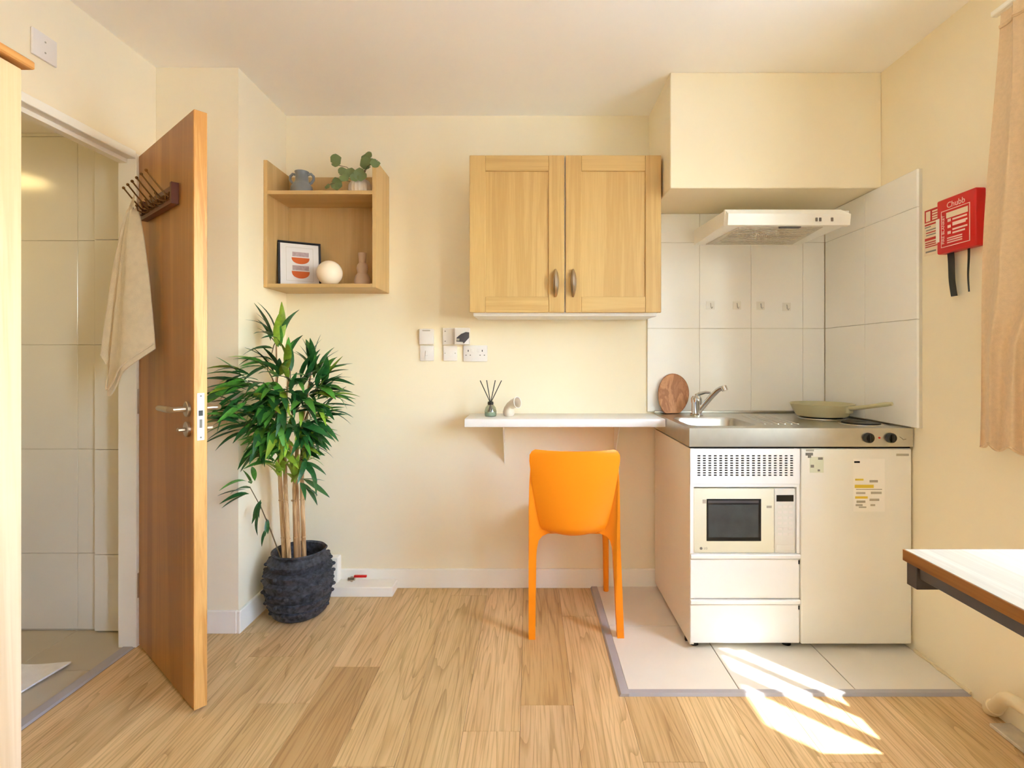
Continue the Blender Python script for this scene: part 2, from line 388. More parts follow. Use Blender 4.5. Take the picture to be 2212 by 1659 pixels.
# window with bars and panes
win = bpy.data.objects.new('window_1', None); COL.objects.link(win); win['kind'] = 'structure'; win['label'] = 'white framed window in the right wall'
fx0, fx1 = XR+0.095, XR+0.125
def bar(y0, y1, z0, z1, nm='window_bar'): obj(nm, box(NB(), fx0, fx1, y0, y1, z0, z1, 0.004, 1), WHITE_PAINT, win)
zb0, zb1 = WZ0+0.035, WZ1-0.05
for ys in ([(WY0, WY0+0.05), (PY0-0.05, PY0)], [(PY1, 0.725), (0.946, 1.010), (1.130, 1.168), (1.34, WY1)]):  # wide bar beside the pier is shaped to trim the sun patch
    bar(ys[0][0], ys[-1][1], WZ0, WZ0+0.035, 'window_rail'); bar(ys[0][0], ys[-1][1], WZ1-0.05, WZ1, 'window_rail')
    for a, b in ys: bar(a, b, zb0, zb1)
    for (a0, a1), (b0, b1) in zip(ys, ys[1:]):
        obj('pane', box(NB(), XR+0.108, XR+0.112, a1, b0, zb0, zb1), PANE, win, False)
struct('trim_3', box(NB(), XR-0.012, XR+0.079, PY1+0.001, WY1-0.001, WZ0, WZ0+0.004), WHITE_PAINT, label='white window sill board beside the curtain')
struct('ground', box(NB(), XO+0.01, 30, -25, 25, -0.3, -0.2), GROUND, label='pale paving outside the window')  # unseen ground, added so sunlight bounces up to the ceiling

# baseboards
def base(name, x0, x1, y0, y1, lab): struct(name, box(NB(), x0, x1, y0, y1, 0.0, 0.097, 0.003, 1), WHITE_PAINT, label=lab)
base('baseboard_back', XA+0.016, 0.655, YB-0.016, YB-0.0002, 'white baseboard along the back wall')
base('baseboard_alcove', XA+0.0002, XA+0.016, YS-0.016, YB-0.0002, 'white baseboard on the side of the wall nib')
base('baseboard_nib', XL+0.02, XA, YS-0.016, YS-0.0002, 'white baseboard on the front of the wall nib')

# doorway lining
dl = NB()
box(dl, XL-0.068, XL+0.006, DY1-0.024, DY1+0.02, 0, DH+0.004, 0.002, 1)
struct('trim_4', dl, WHITE_PAINT, label='cream door jamb on the hinge side of the bathroom doorway')
dl = NB(); box(dl, XL-0.068, XL+0.006, DY0-0.02, DY1-0.024, DH-0.02, DH+0.012, 0.002, 1); box(dl, XL-0.064, XL-0.03, DY0, DY1-0.024, DH-0.036, DH-0.02)
struct('trim_5', dl, WHITE_PAINT, label='cream door head lining above the bathroom doorway')
dl = NB(); box(dl, XL-0.068, XL+0.006, DY0-0.02, DY0+0.02, 0, DH-0.02, 0.002, 1)
struct('trim_6', dl, WHITE_PAINT, label='cream door jamb behind the wardrobe')
tb = NB(); prism(tb, [(XL-0.05, -0.004), (XL-0.045, 0.006), (XL-0.008, 0.006), (XL+0.0, 0.0008)], 'xz', DY0+0.02, DY1-0.026)
struct('trim_7', tb, GREYTRIM, label='grey threshold strip in the bathroom doorway')

# ------------------------------------------------------------------ bathroom beyond the door
BX0, BY0, BYB, BZ = -3.0, 0.95, 2.306, 2.15
struct('floor_bathroom', box(NB(), BX0, XL-0.05, BY0, BYB, -0.12, -0.006), DARKGROUT, label='tiled bathroom floor')
fb = bpy.data.objects['floor_bathroom']
bt = mesh('floor_tile', box(NB(), -0.149, 0.149, -0.149, 0.149, -0.008, 0, 0.0015, 1), TILE_B)
for i in range(4):
    for j in range(4):
        inst('floor_tile', bt, fb, (XL-0.05-0.15-0.3*i, 1.755-0.15+0.3*(2-j)-0.05, 0.0))
wbb = struct('wall_bathroom_back', box(NB(), BX0, XL-0.06, BYB, BYB+0.1, -0.1, BZ), GROUT, label='glossy tiled far wall of the bathroom')
struct('wall_bathroom_side', box(NB(), BX0-0.1, BX0, BY0-0.1, BYB+0.1, -0.1, BZ), TILE_BW, label='tiled left wall of the bathroom')
struct('wall_bathroom_front', box(NB(), BX0, XL-0.06, BY0-0.1, BY0, -0.1, BZ), TILE_BW, label='tiled near wall of the bathroom')
struct('ceiling_bathroom', box(NB(), BX0-0.1, XL-0.061, BY0-0.1, BYB+0.1, BZ, BZ+0.1), CEIL, label='bathroom ceiling')
zs = [0.006, 0.334, 0.784, 1.234, 1.684, 2.134, BZ]
xs = [-1.948, -2.21, -2.472, -2.734, -2.996]
for j in range(6):
    for a, b in zip(xs, xs[1:]):
        obj('wall_tile', box(NB(), b+0.001, a-0.001, BYB-0.006, BYB+0.004, zs[j]+0.001, zs[j+1]-0.001, 0.001, 1), TILE_BW, wbb)
    obj('wall_tile', box(NB(), -1.947, -1.863, BYB-0.007, BYB+0.004, zs[j]+0.001, zs[j+1]-0.001, 0.001, 1), TILE_BW, wbb)
    obj('wall_tile', box(NB(), -1.861, XL-0.07, BYB-0.026, BYB+0.004, zs[j]+0.001, zs[j+1]-0.001, 0.002, 1), TILE_BW, wbb)
bl = thing('bathroom_ceiling_light', 'round warm ceiling light in the bathroom', 'ceiling light', (-2.70, 1.80, BZ))
obj('lamp_rim', lathe(NB(), [(0.145, -0.03), (0.15, -0.015), (0.15, -0.001), (0.01, -0.001)], 32), WHITE_PAINT, bl)
obj('diffuser', lathe(NB(), [(0.005, -0.062), (0.08, -0.056), (0.125, -0.04), (0.138, -0.029)], 32), LAMPW, bl)
bm = NB()
def matf(u, v):
    X = -2.32+0.555*u+0.012*math.sin(8*v); Y = 1.55+0.485*v+0.008*math.sin(7*u)
    return (X, Y, 0.004+0.012*(0.5+0.5*math.sin(9*u+4*v))*(0.4+0.6*math.sin(7*v+2*u)**2)+0.006)
grid(bm, matf, 26, 18); solid(bm, -0.006)
tag(obj('bath_mat', bm, BATHMAT), 'white rumpled towelling mat on the bathroom floor', 'bath mat')

# ------------------------------------------------------------------ splashback tiles
bx = [0.608, 0.876, 1.140, 1.405, 1.517]; bz = [0.902, 1.329, 1.769, SZ-0.001]
g = NB(); box(g, 0.608, 1.517, YB-0.006, YB-0.0005, 0.902, SZ-0.001); obj('tile_grout', g, GROUT, wback, False)
for i in range(4):
    for j in range(3):
        obj('wall_tile', box(NB(), bx[i]+0.0008, bx[i+1]-0.0008, YB-0.010, YB-0.004, bz[j]+0.0008, bz[j+1]-0.0008, 0.0015, 1), TILE_W, wback)
ry = [2.080, 2.405, YB-0.011]
g = NB(); box(g, XR-0.014, XR-0.0005, 2.082, YB-0.011, 0.902, SZ-0.001); obj('tile_grout', g, GROUT, wright, False)
for i in range(2):
    for j in range(3):
        obj('wall_tile', box(NB(), XR-0.022, XR-0.012, ry[i]+0.0008, ry[i+1]-0.0008, bz[j]+0.0008, bz[j+1]-0.0008, 0.0015, 1), TILE_W, wright)

# ------------------------------------------------------------------ bathroom door leaf
door = bpy.data.objects.new('door_1', None); COL.objects.link(door); door['kind'] = 'structure'
door.location = (-1.590, 2.172, 0); door.rotation_euler = (0, 0, -math.atan2(0.413, 0.484))
door['label'] = 'open beech veneer bathroom door with satin lever handle'
DW = 0.636
obj('door_leaf', box(NB(), 0.0, DW-0.008, 0.0, 0.040, 0.010, 2.0, 0.0015, 1), DOORW, door)
obj('door_edge', box(NB(), DW-0.008, DW, 0.0, 0.040, 0.010, 2.0, 0.0015, 1), DOOREDGE, door, label='paler lipping on the leading edge of the door')
lp = obj('lock_plate', box(NB(), DW-0.0005, DW+0.002, 0.009, 0.031, 0.902, 1.060, 0.0008, 1), PLASTIC, door, label='white metal lock faceplate')
obj('latch', box(NB(), DW+0.0005, DW+0.0026, 0.0135, 0.026, 0.984, 1.002), BLACKP, lp)
obj('latch_slot', box(NB(), DW+0.0005, DW+0.0026, 0.016, 0.024, 0.944, 0.972), GREYP, lp)
for z in (0.912, 1.050): obj('screw', tube(NB(), [(DW+0.0005, 0.02, z), (DW+0.0028, 0.02, z)], 0.003, 8), GREYP, lp)
for s, y0 in ((-1, 0.0), (1, 0.040)):
    hx, hz = DW-0.052, 1.005
    h = obj('lever_handle', tube(NB(), [(hx, y0, hz), (hx, y0+s*0.045, hz), (hx-0.008, y0+s*0.054, hz), (hx-0.03, y0+s*0.055, hz), (hx-0.115, y0+s*0.055, hz)], [0.0095, 0.0095, 0.0105, 0.0105, 0.0095], 14), NICKEL, door)
    obj('handle_rose', tube(NB(), [(hx, y0+s*0.0005, hz), (hx, y0+s*0.008, hz), (hx, y0+s*0.010, hz)], [0.026, 0.026, 0.023], 20), NICKEL, h)
    e = obj('turn_rose', tube(NB(), [(hx, y0+s*0.0005, hz-0.068), (hx, y0+s*0.008, hz-0.068), (hx, y0+s*0.010, hz-0.068)], [0.026, 0.026, 0.023], 20), NICKEL, door)
    obj('thumb_turn', box(NB(), hx-0.008, hx+0.008, min(y0+s*0.009, y0+s*0.034), max(y0+s*0.009, y0+s*0.034), hz-0.074, hz-0.062, 0.003, 1), NICKEL, e)
for z in (0.25, 1.0, 1.78): obj('hinge', tube(NB(), [(-0.004, 0.0, z-0.05), (-0.004, 0.0, z+0.05)], 0.006, 10), NICKEL, door)
# coat rack on the door (same frame as the door)
rack = thing('coat_rack', 'red-brown wooden coat rack with wire hooks on the open door', 'coat rack', (-1.590, 2.172, 0), door.rotation_euler[2])
bm = NB(); box(bm, 0.12, 0.49, -0.010, -0.0005, 1.712, 1.786); box(bm, 0.12, 0.49, -0.024, -0.010, 1.712, 1.726); box(bm, 0.474, 0.49, -0.024, -0.010, 1.726, 1.786); box(bm, 0.12, 0.136, -0.024, -0.010, 1.726, 1.786)
obj('back_board', bm, RACKW, rack, False)
for k in range(6):
    xh = 0.148+0.058*k
    bm = NB(); tube(bm, [(xh, -0.011, 1.742), (xh, -0.028, 1.752), (xh, -0.060, 1.790), (xh, -0.082, 1.818)], 0.0028, 7)
    bmesh.ops.create_uvsphere(bm, u_segments=8, v_segments=6, radius=0.0055, matrix=Matrix.Translation((xh, -0.083, 1.820)))
    tube(bm, [(xh, -0.011, 1.735), (xh, -0.034, 1.726), (xh, -0.052, 1.730), (xh, -0.056, 1.746)], 0.0028, 7)
    bmesh.ops.create_uvsphere(bm, u_segments=8, v_segments=6, radius=0.005, matrix=Matrix.Translation((xh, -0.056, 1.748)))
    obj('wire_hook', bm, BRONZE, rack)
bm = NB()
for k in range(11):
    xx = 0.15+0.032*k; tube(bm, [(xx+0.014*math.cos(a*PI/5), -0.013, 1.752+0.014*math.sin(a*PI/5)) for a in range(11)], 0.0022, 6)
obj('wire_scroll', bm, BRONZE, rack)
# towel on the hooks
tw = [(0.115, 0.060), (0.098, 0.115), (0.104, 0.150), (0.130, 0.118), (0.158, 0.135), (0.20, 0.120), (0.25, 0.095), (0.315, 0.030)]
def spl(P, t):
    n = len(P)-1; i = min(int(t*n), n-1); f = t*n-i
    p0, p1, p2, p3 = (P[max(i-1, 0)], P[i], P[i+1], P[min(i+2, n)])
    return tuple(0.5*((2*b)+(-a+c)*f+(2*a-5*b+4*c-d)*f*f+(-a+3*b-3*c+d)*f**3) for a, b, c, d in zip(p0, p1, p2, p3))
Lb = [(0.54,), (0.56,), (0.56,), (0.63,), (0.715,), (0.67,), (0.61,), (0.535,)]
hk = (0.165, 0.058)
def towelf(u, v):
    p = spl(tw, u); L = spl(Lb, u)[0]; s = v**0.62
    k = 0.10+0.90*s
    x = hk[0]+(p[0]-hk[0])*k; d = hk[1]+(p[1]-hk[1])*k
    d += 0.005*math.sin(u*17)*(0.5+0.5*v); x += 0.003*math.sin(u*13+v*3)
    return (x, -max(d, 0.014), 1.752-0.012*abs(u-0.5)-L*v-0.008*(1-v)*math.sin(u*9)**2)
bm = NB(); grid(bm, towelf, 56, 40); solid(bm, -0.006)
t = thing('hanging_towel', 'beige towel hanging from the coat rack on the door', 'towel', (-1.590, 2.172, 0), door.rotation_euler[2])
obj('towel_cloth', bm, TOWEL, t, True, 60)
bm = NB(); tube(bm, [tuple(Vector(towelf(u/40, 0.965))+Vector((0, -0.004, 0))) for u in range(17, 41)], 0.0035, 6)
obj('hem', bm, TOWEL, t)

# ------------------------------------------------------------------ wardrobe
wd = thing('wardrobe', 'pale wood wardrobe at the left edge of the photo', 'wardrobe', (-1.33, 0.60, 0))
obj('body', box(NB(), -0.265, 0.250, -0.5, 0.516, 0.0, 1.785, 0.002, 1), WARDW, wd)
for k, y0 in enumerate((-0.498, 0.010)):
    dd = obj('wardrobe_door', box(NB(), 0.2505, 0.270, y0, y0+0.504, 0.06, 1.780, 0.002, 1), WARDW, wd)
    yh = y0+0.46 if k == 0 else y0+0.045
    obj('handle', tube(NB(), [(0.270, yh, 0.95), (0.292, yh, 0.955), (0.292, yh, 1.065), (0.270, yh, 1.07)], 0.005, 8), NICKEL, dd)
obj('cornice', box(NB(), -0.268, 0.284, -0.515, 0.530, 1.7855, 1.803, 0.003, 1), WARDTOP, wd)

# ------------------------------------------------------------------ wall cabinet
CX0, CX1, CYF, CZ0, CZ1 = -0.271, 0.604, 2.437, 1.386, 2.106
wc = thing('wall_cabinet', 'light oak two-door wall cabinet beside the soffit', 'cabinet', ((CX0+CX1)/2, CYF, CZ0))
hw = (CX1-CX0)/2
obj('carcass', box(NB(), -hw+0.006, hw, 0.021, YB-CYF-0.0105, 0.004, CZ1-CZ0-0.004, 0.002, 1), WHITE_MEL, wc, label='white carcass showing below the doors')
obj('side_panel', box(NB(), hw+0.0003, hw+0.003, 0.021, YB-CYF-0.0105, 0.004, CZ1-CZ0-0.004), CABW, wc)
obj('bottom_rail', box(NB(), -hw+0.012, hw-0.004, 0.05, YB-CYF-0.012, -0.0125, 0.0035, 0.002, 1), WHITE_MEL, wc, label='white light pelmet under the cabinet')
for s in (-1, 1):
    x0, x1 = (-hw, -0.003) if s < 0 else (0.003, hw+0.003)
    hh = CZ1-CZ0; f = 0.072
    dr = obj('cabinet_door', box(NB(), x0+0.012, x1-0.012, 0.008, 0.020, 0.012, hh-0.012), CABW, wc, False)
    for (a, b) in ((x0, x0+f), (x1-f, x1)): obj('stile', box(NB(), a, b, 0.0, 0.020, 0, hh, 0.002, 1), CABW, dr)
    for (a, b) in ((0, f), (hh-f, hh)): obj('rail', box(NB(), x0+f+0.0003, x1-f-0.0003, 0.0, 0.020, a, b, 0.002, 1), CABWH, dr)
    hx = x1-0.040 if s < 0 else x0+0.034
    bm = NB(); N = 12
    pts = [(hx, -0.001-0.026*math.sin(PI*i/N), 0.072+0.125*i/N) for i in range(N+1)]
    tube(bm, pts, [0.004+0.0095*math.sin(PI*i/N)**0.7 for i in range(N+1)], 10)
    obj('bow_handle', bm, NICKEL, dr)

# ------------------------------------------------------------------ open shelf unit and its objects
SX0, SX1, SYF, SZ0, SZ1 = XA+0.001, -0.717, 2.500, 1.509, 2.108
su = thing('wall_shelf_unit', 'open oak shelf unit fixed in the corner above the tall plant', 'shelf', (SX0, SYF, SZ0))
W_ = SX1-SX0; D_ = YB-SYF-0.001; T_ = 0.018; Hh = SZ1-SZ0
obj('side_panel', box(NB(), 0, T_, 0, D_, 0, Hh, 0.001, 1), SHELFV, su)
obj('side_panel', box(NB(), W_-T_, W_, 0, D_, 0, Hh, 0.001, 1), SHELFV, su)
obj('back_panel', box(NB(), T_+0.0004, W_-T_-0.0004, D_-0.008, D_, 0.0, Hh-0.004), SHELFV, su, False)
obj('shelf_board', box(NB(), T_+0.0004, W_-T_-0.0004, 0.0005, D_-0.0085, 0.0, T_, 0.001, 1), SHELFW, su)
obj('shelf_board', box(NB(), T_+0.0004, W_-T_-0.0004, 0.0005, D_-0.0085, 0.438, 0.456, 0.001, 1), SHELFW, su)
ZL, ZU = SZ0+T_+0.0003, SZ0+0.456+0.0003
# two-handled vase
v = thing('two_handled_vase', 'small blue-grey two-handled vase on the upper shelf', 'vase', (-1.114, 2.615, ZU))
obj('vase_body', lathe(NB(), [(0.040, 0), (0.050, 0.010), (0.053, 0.030), (0.050, 0.052), (0.038, 0.068), (0.031, 0.080), (0.029, 0.112), (0.034, 0.126), (0.031, 0.128), (0.026, 0.112), (0.026, 0.07)], 32), VASEG, v)
for s in (-1, 1):
    obj('handle', tube(NB(), [(s*0.029, 0, 0.112), (s*0.045, 0, 0.116), (s*0.057, 0, 0.104), (s*0.058, 0, 0.088), (s*0.047, 0, 0.072), (s*0.036, 0, 0.066)], 0.0065, 10), VASEG, v)
# small trailing plant
sp = thing('small_potted_plant', 'small trailing plant with round leaves in a ribbed cream pot', 'plant', (-0.822, 2.60, ZU))
obj('ribbed_pot', lathe(NB(), [(0.040, 0), (0.050, 0.008), (0.056, 0.03), (0.054, 0.052), (0.044, 0.072), (0.038, 0.078), (0.034, 0.076), (0.034, 0.05)], 72, mod=lambda a, z: 1+0.025*math.cos(18*a)), CERAM, sp)
obj('soil', lathe(NB(), [(0.0335, 0.055), (0.0335, 0.066), (0.002, 0.068)], 24), SOIL, sp)
def round_leaf():
    bm = NB(); rings = [[bm.verts.new((0, 0.1, 0.0))]*1]
    c = bm.verts.new((0, 0.35, -0.05)); pr = []
    for k in range(18):
        a = 2*PI*k/18; r = 0.5*(1+0.05*math.cos(6*a)); 
        x, y = r*math.sin(a), 0.45+r*math.cos(a)*0.95
        if k == 9: y += 0.14
        pr.append(bm.verts.new((x, y, 0.06*math.sin(3*a)+0.10*abs(math.sin(a)))))
    for k in range(18): bm.faces.new((c, pr[k], pr[(k+1) % 18]))
    loose = [q for q in bm.verts if not q.link_faces]
    bmesh.ops.delete(bm, geom=loose, context='VERTS')
    return mesh('round_leaf', bm, LEAF_S)
RL = round_leaf()
# (dx, dy, dz) of the leaf base relative to the pot foot, size, roll in the picture plane
# (dx, dy, dz) of the leaf centre relative to the pot foot, diameter, roll in the picture plane
SPL = [(-0.108, -0.03, 0.162, .066, 1.1), (0.031, 0.0, 0.197, .062, -0.2), (0.036, -0.02, 0.155, .064, -0.9), (0.107, -0.112, 0.118, .050, -2.7), (-0.072, -0.045, 0.106, .050, 0.9),
       (-0.100, -0.05, 0.048, .062, 2.0), (0.020, -0.055, 0.088, .066, -2.2), (-0.030, -0.05, 0.096, .056, 0.2), (-0.135, -0.06, 0.028, .030, 2.2), (-0.060, -0.055, 0.075, .048, 2.3),
       (-0.008, -0.06, 0.075, .045, 2.9), (0.0, 0.02, 0.115, .046, 0.1), (0.050, 0.0, 0.172, .040, -1.4)]
for (dx, dy, dz, s_, roll) in SPL:
    hd0 = Vector((dx, dy, dz))-Vector((math.sin(roll), 0, math.cos(roll)))*0.40*s_
    obj('stem', tube(NB(), [(0.008*random.uniform(-1, 1), 0, 0.066), (hd0.x*0.45, hd0.y*0.5, 0.066+(hd0.z-0.066)*0.6+0.022), hd0], 0.0016, 6), STEMG, sp)
    m_ = Matrix.Rotation(roll, 4, 'Y') @ Matrix.Rotation(PI/2+random.uniform(-0.35, 0.45), 4, 'X') @ Matrix.Rotation(random.uniform(-.3, .3), 4, 'Y')
    o = inst('leaf', RL, sp, hd0, m_.to_euler(), (s_*0.95, s_*0.95, s_*0.95))
# framed picture
pf = thing('picture_frame', 'black framed print of stacked orange and lilac bowls', 'picture frame', (-1.208, 2.568, ZL), math.radians(29), rx=math.radians(-7))
FW, FH = 0.196, 0.228
obj('backing', box(NB(), 0.004, FW-0.004, 0.006, 0.020, 0.005, FH-0.004), NAVY, pf, False)
for a in ((0, FW, 0, 0.010), (0, FW, FH-0.010, FH)): obj('frame_bar', box(NB(), a[0], a[1], 0, 0.022, a[2]+0.0035, a[3], 0.0008, 1), NAVY, pf)
for a in ((0, 0.010), (FW-0.010, FW)): obj('frame_bar', box(NB(), a[0], a[1], 0, 0.022, 0.0105, FH-0.0105, 0.0008, 1), NAVY, pf)
pr = obj('print', box(NB(), 0.0102, FW-0.0102, 0.0040, 0.0058, 0.0108, FH-0.0108), PICB, pf, False)
def bowl(z, c, w_, h_, band):
    bm = NB(); cx = FW*0.52
    pts = [(cx-w_, z), (cx+w_, z)]+[(cx+w_*math.cos(PI*k/14), z-h_*math.sin(PI*k/14)**0.8) for k in range(1, 14)]
    prism(bm, pts, 'xz', 0.0034, 0.0042); obj('bowl_print', bm, PICO, pr, False)
    bm = NB(); pts = [(cx-w_*0.92, z+0.005), (cx+w_*0.92, z+0.005), (cx+w_*0.92, z+band), (cx-w_*0.92, z+band)]
    prism(bm, pts, 'xz', 0.0034, 0.0042); obj('band_print', bm, PICL, pr, False)
bowl(0.148, PICO, 0.041, 0.032, 0.028); bowl(0.079, PICO, 0.041, 0.036, 0.029)
for (a, b, c, d) in ((0.036, 0.160, 0.030, 0.0308), (0.036, 0.160, 0.198, 0.1988)): obj('border_line', box(NB(), a, b, 0.0034, 0.0042, c, d), LGREYP, pr, False)
for (a, b) in ((0.036, 0.0368), (0.1592, 0.160)): obj('border_line', box(NB(), a, b, 0.0034, 0.0042, 0.030, 0.198), LGREYP, pr, False)
# globe lamp, gourd vase
gl = thing('globe_lamp', 'white opal globe lamp in front of the framed print', 'lamp', (-0.962, 2.572, ZL))
bm = NB(); R = 0.0605
lathe(bm, [(0.022, 0.0055)]+[(R*math.sin(a), 0.060-R*math.cos(a)) for a in [0.42+0.16*i for i in range(17)]]+[(0.001, 0.060+R)], 36); obj('globe', bm, GLOBE, gl)
obj('base_ring', lathe(NB(), [(0.024, 0), (0.026, 0.002), (0.025, 0.006), (0.021, 0.006)], 28), CERAM, gl)
gv = thing('gourd_vase', 'blush gourd-shaped bud vase on the lower shelf', 'vase', (-0.818, 2.62, ZL))
obj('vase_body', lathe(NB(), [(0.026, 0), (0.037, 0.012), (0.040, 0.030), (0.034, 0.052), (0.024, 0.066), (0.025, 0.078), (0.028, 0.092), (0.024, 0.108), (0.017, 0.118), (0.018, 0.140), (0.020, 0.165), (0.017, 0.167), (0.013, 0.14), (0.012, 0.11)], 30), BLUSH, gv)
obj('lip', tube(NB(), [(0.0188*math.cos(2*PI*k/20), 0.0188*math.sin(2*PI*k/20), 0.166) for k in range(21)], 0.0016, 6), BLUSH, gv)

# ------------------------------------------------------------------ sockets and switches
def plate(name, lab, cat, x0, x1, z0, z1, d=0.009, group=None):
    t = thing(name, lab, cat, ((x0+x1)/2, YB-0.0005, z0), 0, group); w_ = (x1-x0)/2
    obj('faceplate', box(NB(), -w_, w_, -d, 0, 0, z1-z0, 0.003, 2), PLASTIC, t); return t, w_, z1-z0
t, w_, h_ = plate('wall_switch', 'white light switch, lower left of the switch cluster', 'switch', -0.557, -0.486, 1.163, 1.242)
obj('rocker', box(NB(), -0.008, 0.008, -0.014, -0.0085, h_/2-0.014, h_/2+0.014, 0.002, 1), PLASTIC, t)
t, w_, h_ = plate('wall_control', 'white control box, upper left of the switch cluster', 'switch', -0.559, -0.486, 1.247, 1.327, 0.022)
obj('slot', box(NB(), -0.020, 0.020, -0.0225, -0.0215, h_-0.012, h_-0.007), LGREYP, t)
t, w_, h_ = plate('blank_plate', 'blank white wall plate in the middle of the switch cluster', 'wall plate', -0.438, -0.367, 1.163, 1.242)
for dx in (-0.026, 0.026): obj('screw', tube(NB(), [(dx, -0.0088, h_/2), (dx, -0.0098, h_/2)], 0.0028, 10), LGREYP, t)
obj('cable_outlet', tube(NB(), [(0.0, -0.0088, h_/2-0.006), (0.0, -0.013, h_/2-0.006)], 0.006, 12), PLASTIC, t)
t, w_, h_ = plate('fused_spur', 'white fused spur plate left of the grey-fronted box', 'wall plate', -0.441, -0.378, 1.247, 1.332, 0.012)
for dz in (0.2, 0.8): obj('screw', tube(NB(), [(-0.018, -0.0118, h_*dz), (-0.018, -0.0128, h_*dz)], 0.003, 10), GREYP, t)
t, w_, h_ = plate('grey_fronted_box', 'white wall box with a dark grey flap beside the spur plate', 'wall box', -0.374, -0.300, 1.247, 1.331, 0.05)
bm = NB(); prism(bm, [(-0.028, 0.014), (0.004, 0.012), (0.010, 0.004), (0.037, 0.034), (0.037, 0.060), (0.020, 0.062), (-0.004, 0.052), (-0.026, 0.034)], 'xz', -0.054, -0.0502)
fp = obj('grey_flap', bm, STEELGREY, t, False, label='dark grey flap'); obj('light_patch', box(NB(), -0.026, -0.012, -0.0555, -0.0538, 0.018, 0.029, 0.0005, 1), LGREYP, fp)
t, w_, h_ = plate('double_socket', 'white double power socket under the grey-fronted box', 'socket', -0.336, -0.212, 1.160, 1.243)
for s in (-1, 1):
    obj('switch_rocker', box(NB(), s*0.016-0.006, s*0.016+0.006, -0.0115, -0.0085, h_*0.58, h_*0.80, 0.001, 1), PLASTIC, t)
    obj('earth_hole', box(NB(), s*0.036-0.002, s*0.036+0.002, -0.0094, -0.0088, h_*0.60, h_*0.72), DARK, t, False)
    for k in (-1, 1): obj('pin_hole', box(NB(), s*0.036+k*0.011-0.003, s*0.036+k*0.011+0.003, -0.0094, -0.0088, h_*0.36, h_*0.42), GREYP, t, False)
t = thing('high_blank_plate', 'blank white plate high on the left wall above the doorway', 'wall plate', (XL+0.0005, 1.752, 2.155))
obj('faceplate', box(NB(), 0, 0.009, -0.045, 0.045, 0, 0.086, 0.003, 2), PLASTIC, t)
for z in (0.025, 0.06): obj('screw', tube(NB(), [(0.0088, 0.0, z), (0.0100, 0.0, z)], 0.003, 10), LGREYP, t)

# ------------------------------------------------------------------ floating desk, brackets, its objects
DZ = 0.893
dk = thing('floating_desk', 'white floating desk board under the wall cabinet', 'desk', (0.17, 2.483, DZ-0.038))
obj('desk_top', box(NB(), -0.470, 0.470, 0, YB-2.483-0.001, 0, 0.038, 0.003, 2), WHITE_MEL, dk)
for xb in (-0.294, 0.27):
    b_ = NB(); prism(b_, [(0.254, -0.0005), (0.090, -0.0005), (0.098, -0.012), (0.246, -0.20), (0.254, -0.22)], 'yz', xb-0.0015, xb+0.0015)
    obj('bracket', b_, WHITE_PAINT, dk, False)
rd = thing('reed_diffuser', 'small glass reed diffuser with four dark reeds on the desk', 'diffuser', (-0.186, 2.60, DZ+0.0003))
obj('bottle', lathe(NB(), [(0.026, 0), (0.029, 0.006), (0.029, 0.026), (0.024, 0.044), (0.014, 0.056), (0.012, 0.070), (0.014, 0.072), (0.0105, 0.072), (0.0105, 0.056)], 24), GLASSB, rd)
obj('oil', lathe(NB(), [(0.024, 0.003), (0.026, 0.008), (0.026, 0.022), (0.001, 0.022)], 24), LIQ, rd)
obj('collar', lathe(NB(), [(0.0128, 0.056), (0.0145, 0.058), (0.0145, 0.068), (0.0128, 0.070)], 20), BLACKP, rd)
for (tx, ty) in ((-0.050, -0.01), (-0.021, 0.02), (0.022, 0.015), (0.054, -0.012)):
    obj('reed', tube(NB(), [(-tx*0.28, -ty*0.4, 0.006), (tx*0.02, 0, 0.066), (tx, ty, 0.175)], 0.0022, 7), REED, rd)
bv = thing('bent_neck_vase', 'small white bent-neck vase beside the reed diffuser', 'vase', (-0.098, 2.615, DZ+0.0003))
pts = [(0, 0, 0), (0, 0, 0.006), (0, 0, 0.018), (0.002, -0.001, 0.034), (0.009, -0.006, 0.050), (0.022, -0.016, 0.062), (0.036, -0.026, 0.067), (0.044, -0.032, 0.069)]
bm = NB(); tube(bm, pts, [0.022, 0.027, 0.029, 0.026, 0.022, 0.022, 0.025, 0.028], 24, cap=False)
bmesh.ops.holes_fill(bm, edges=[e for e in bm.edges if e.is_boundary and all(abs(q.co.z) < 0.03 and q.co.x < 0.03 for q in e.verts)], sides=40)
solid(bm, 0.0022); obj('vase_body', bm, CERAM, bv)
obj('lip', tube(NB(), [tuple(Vector((0.044, -0.032, 0.069))+(Vector((0.62, 0.78, 0))*math.cos(2*PI*k/20)+Vector((0.15, -0.11, -0.98))*math.sin(2*PI*k/20)*1.0)*0.0275) for k in range(21)], 0.0014, 6), WHITE_MEL, bv)

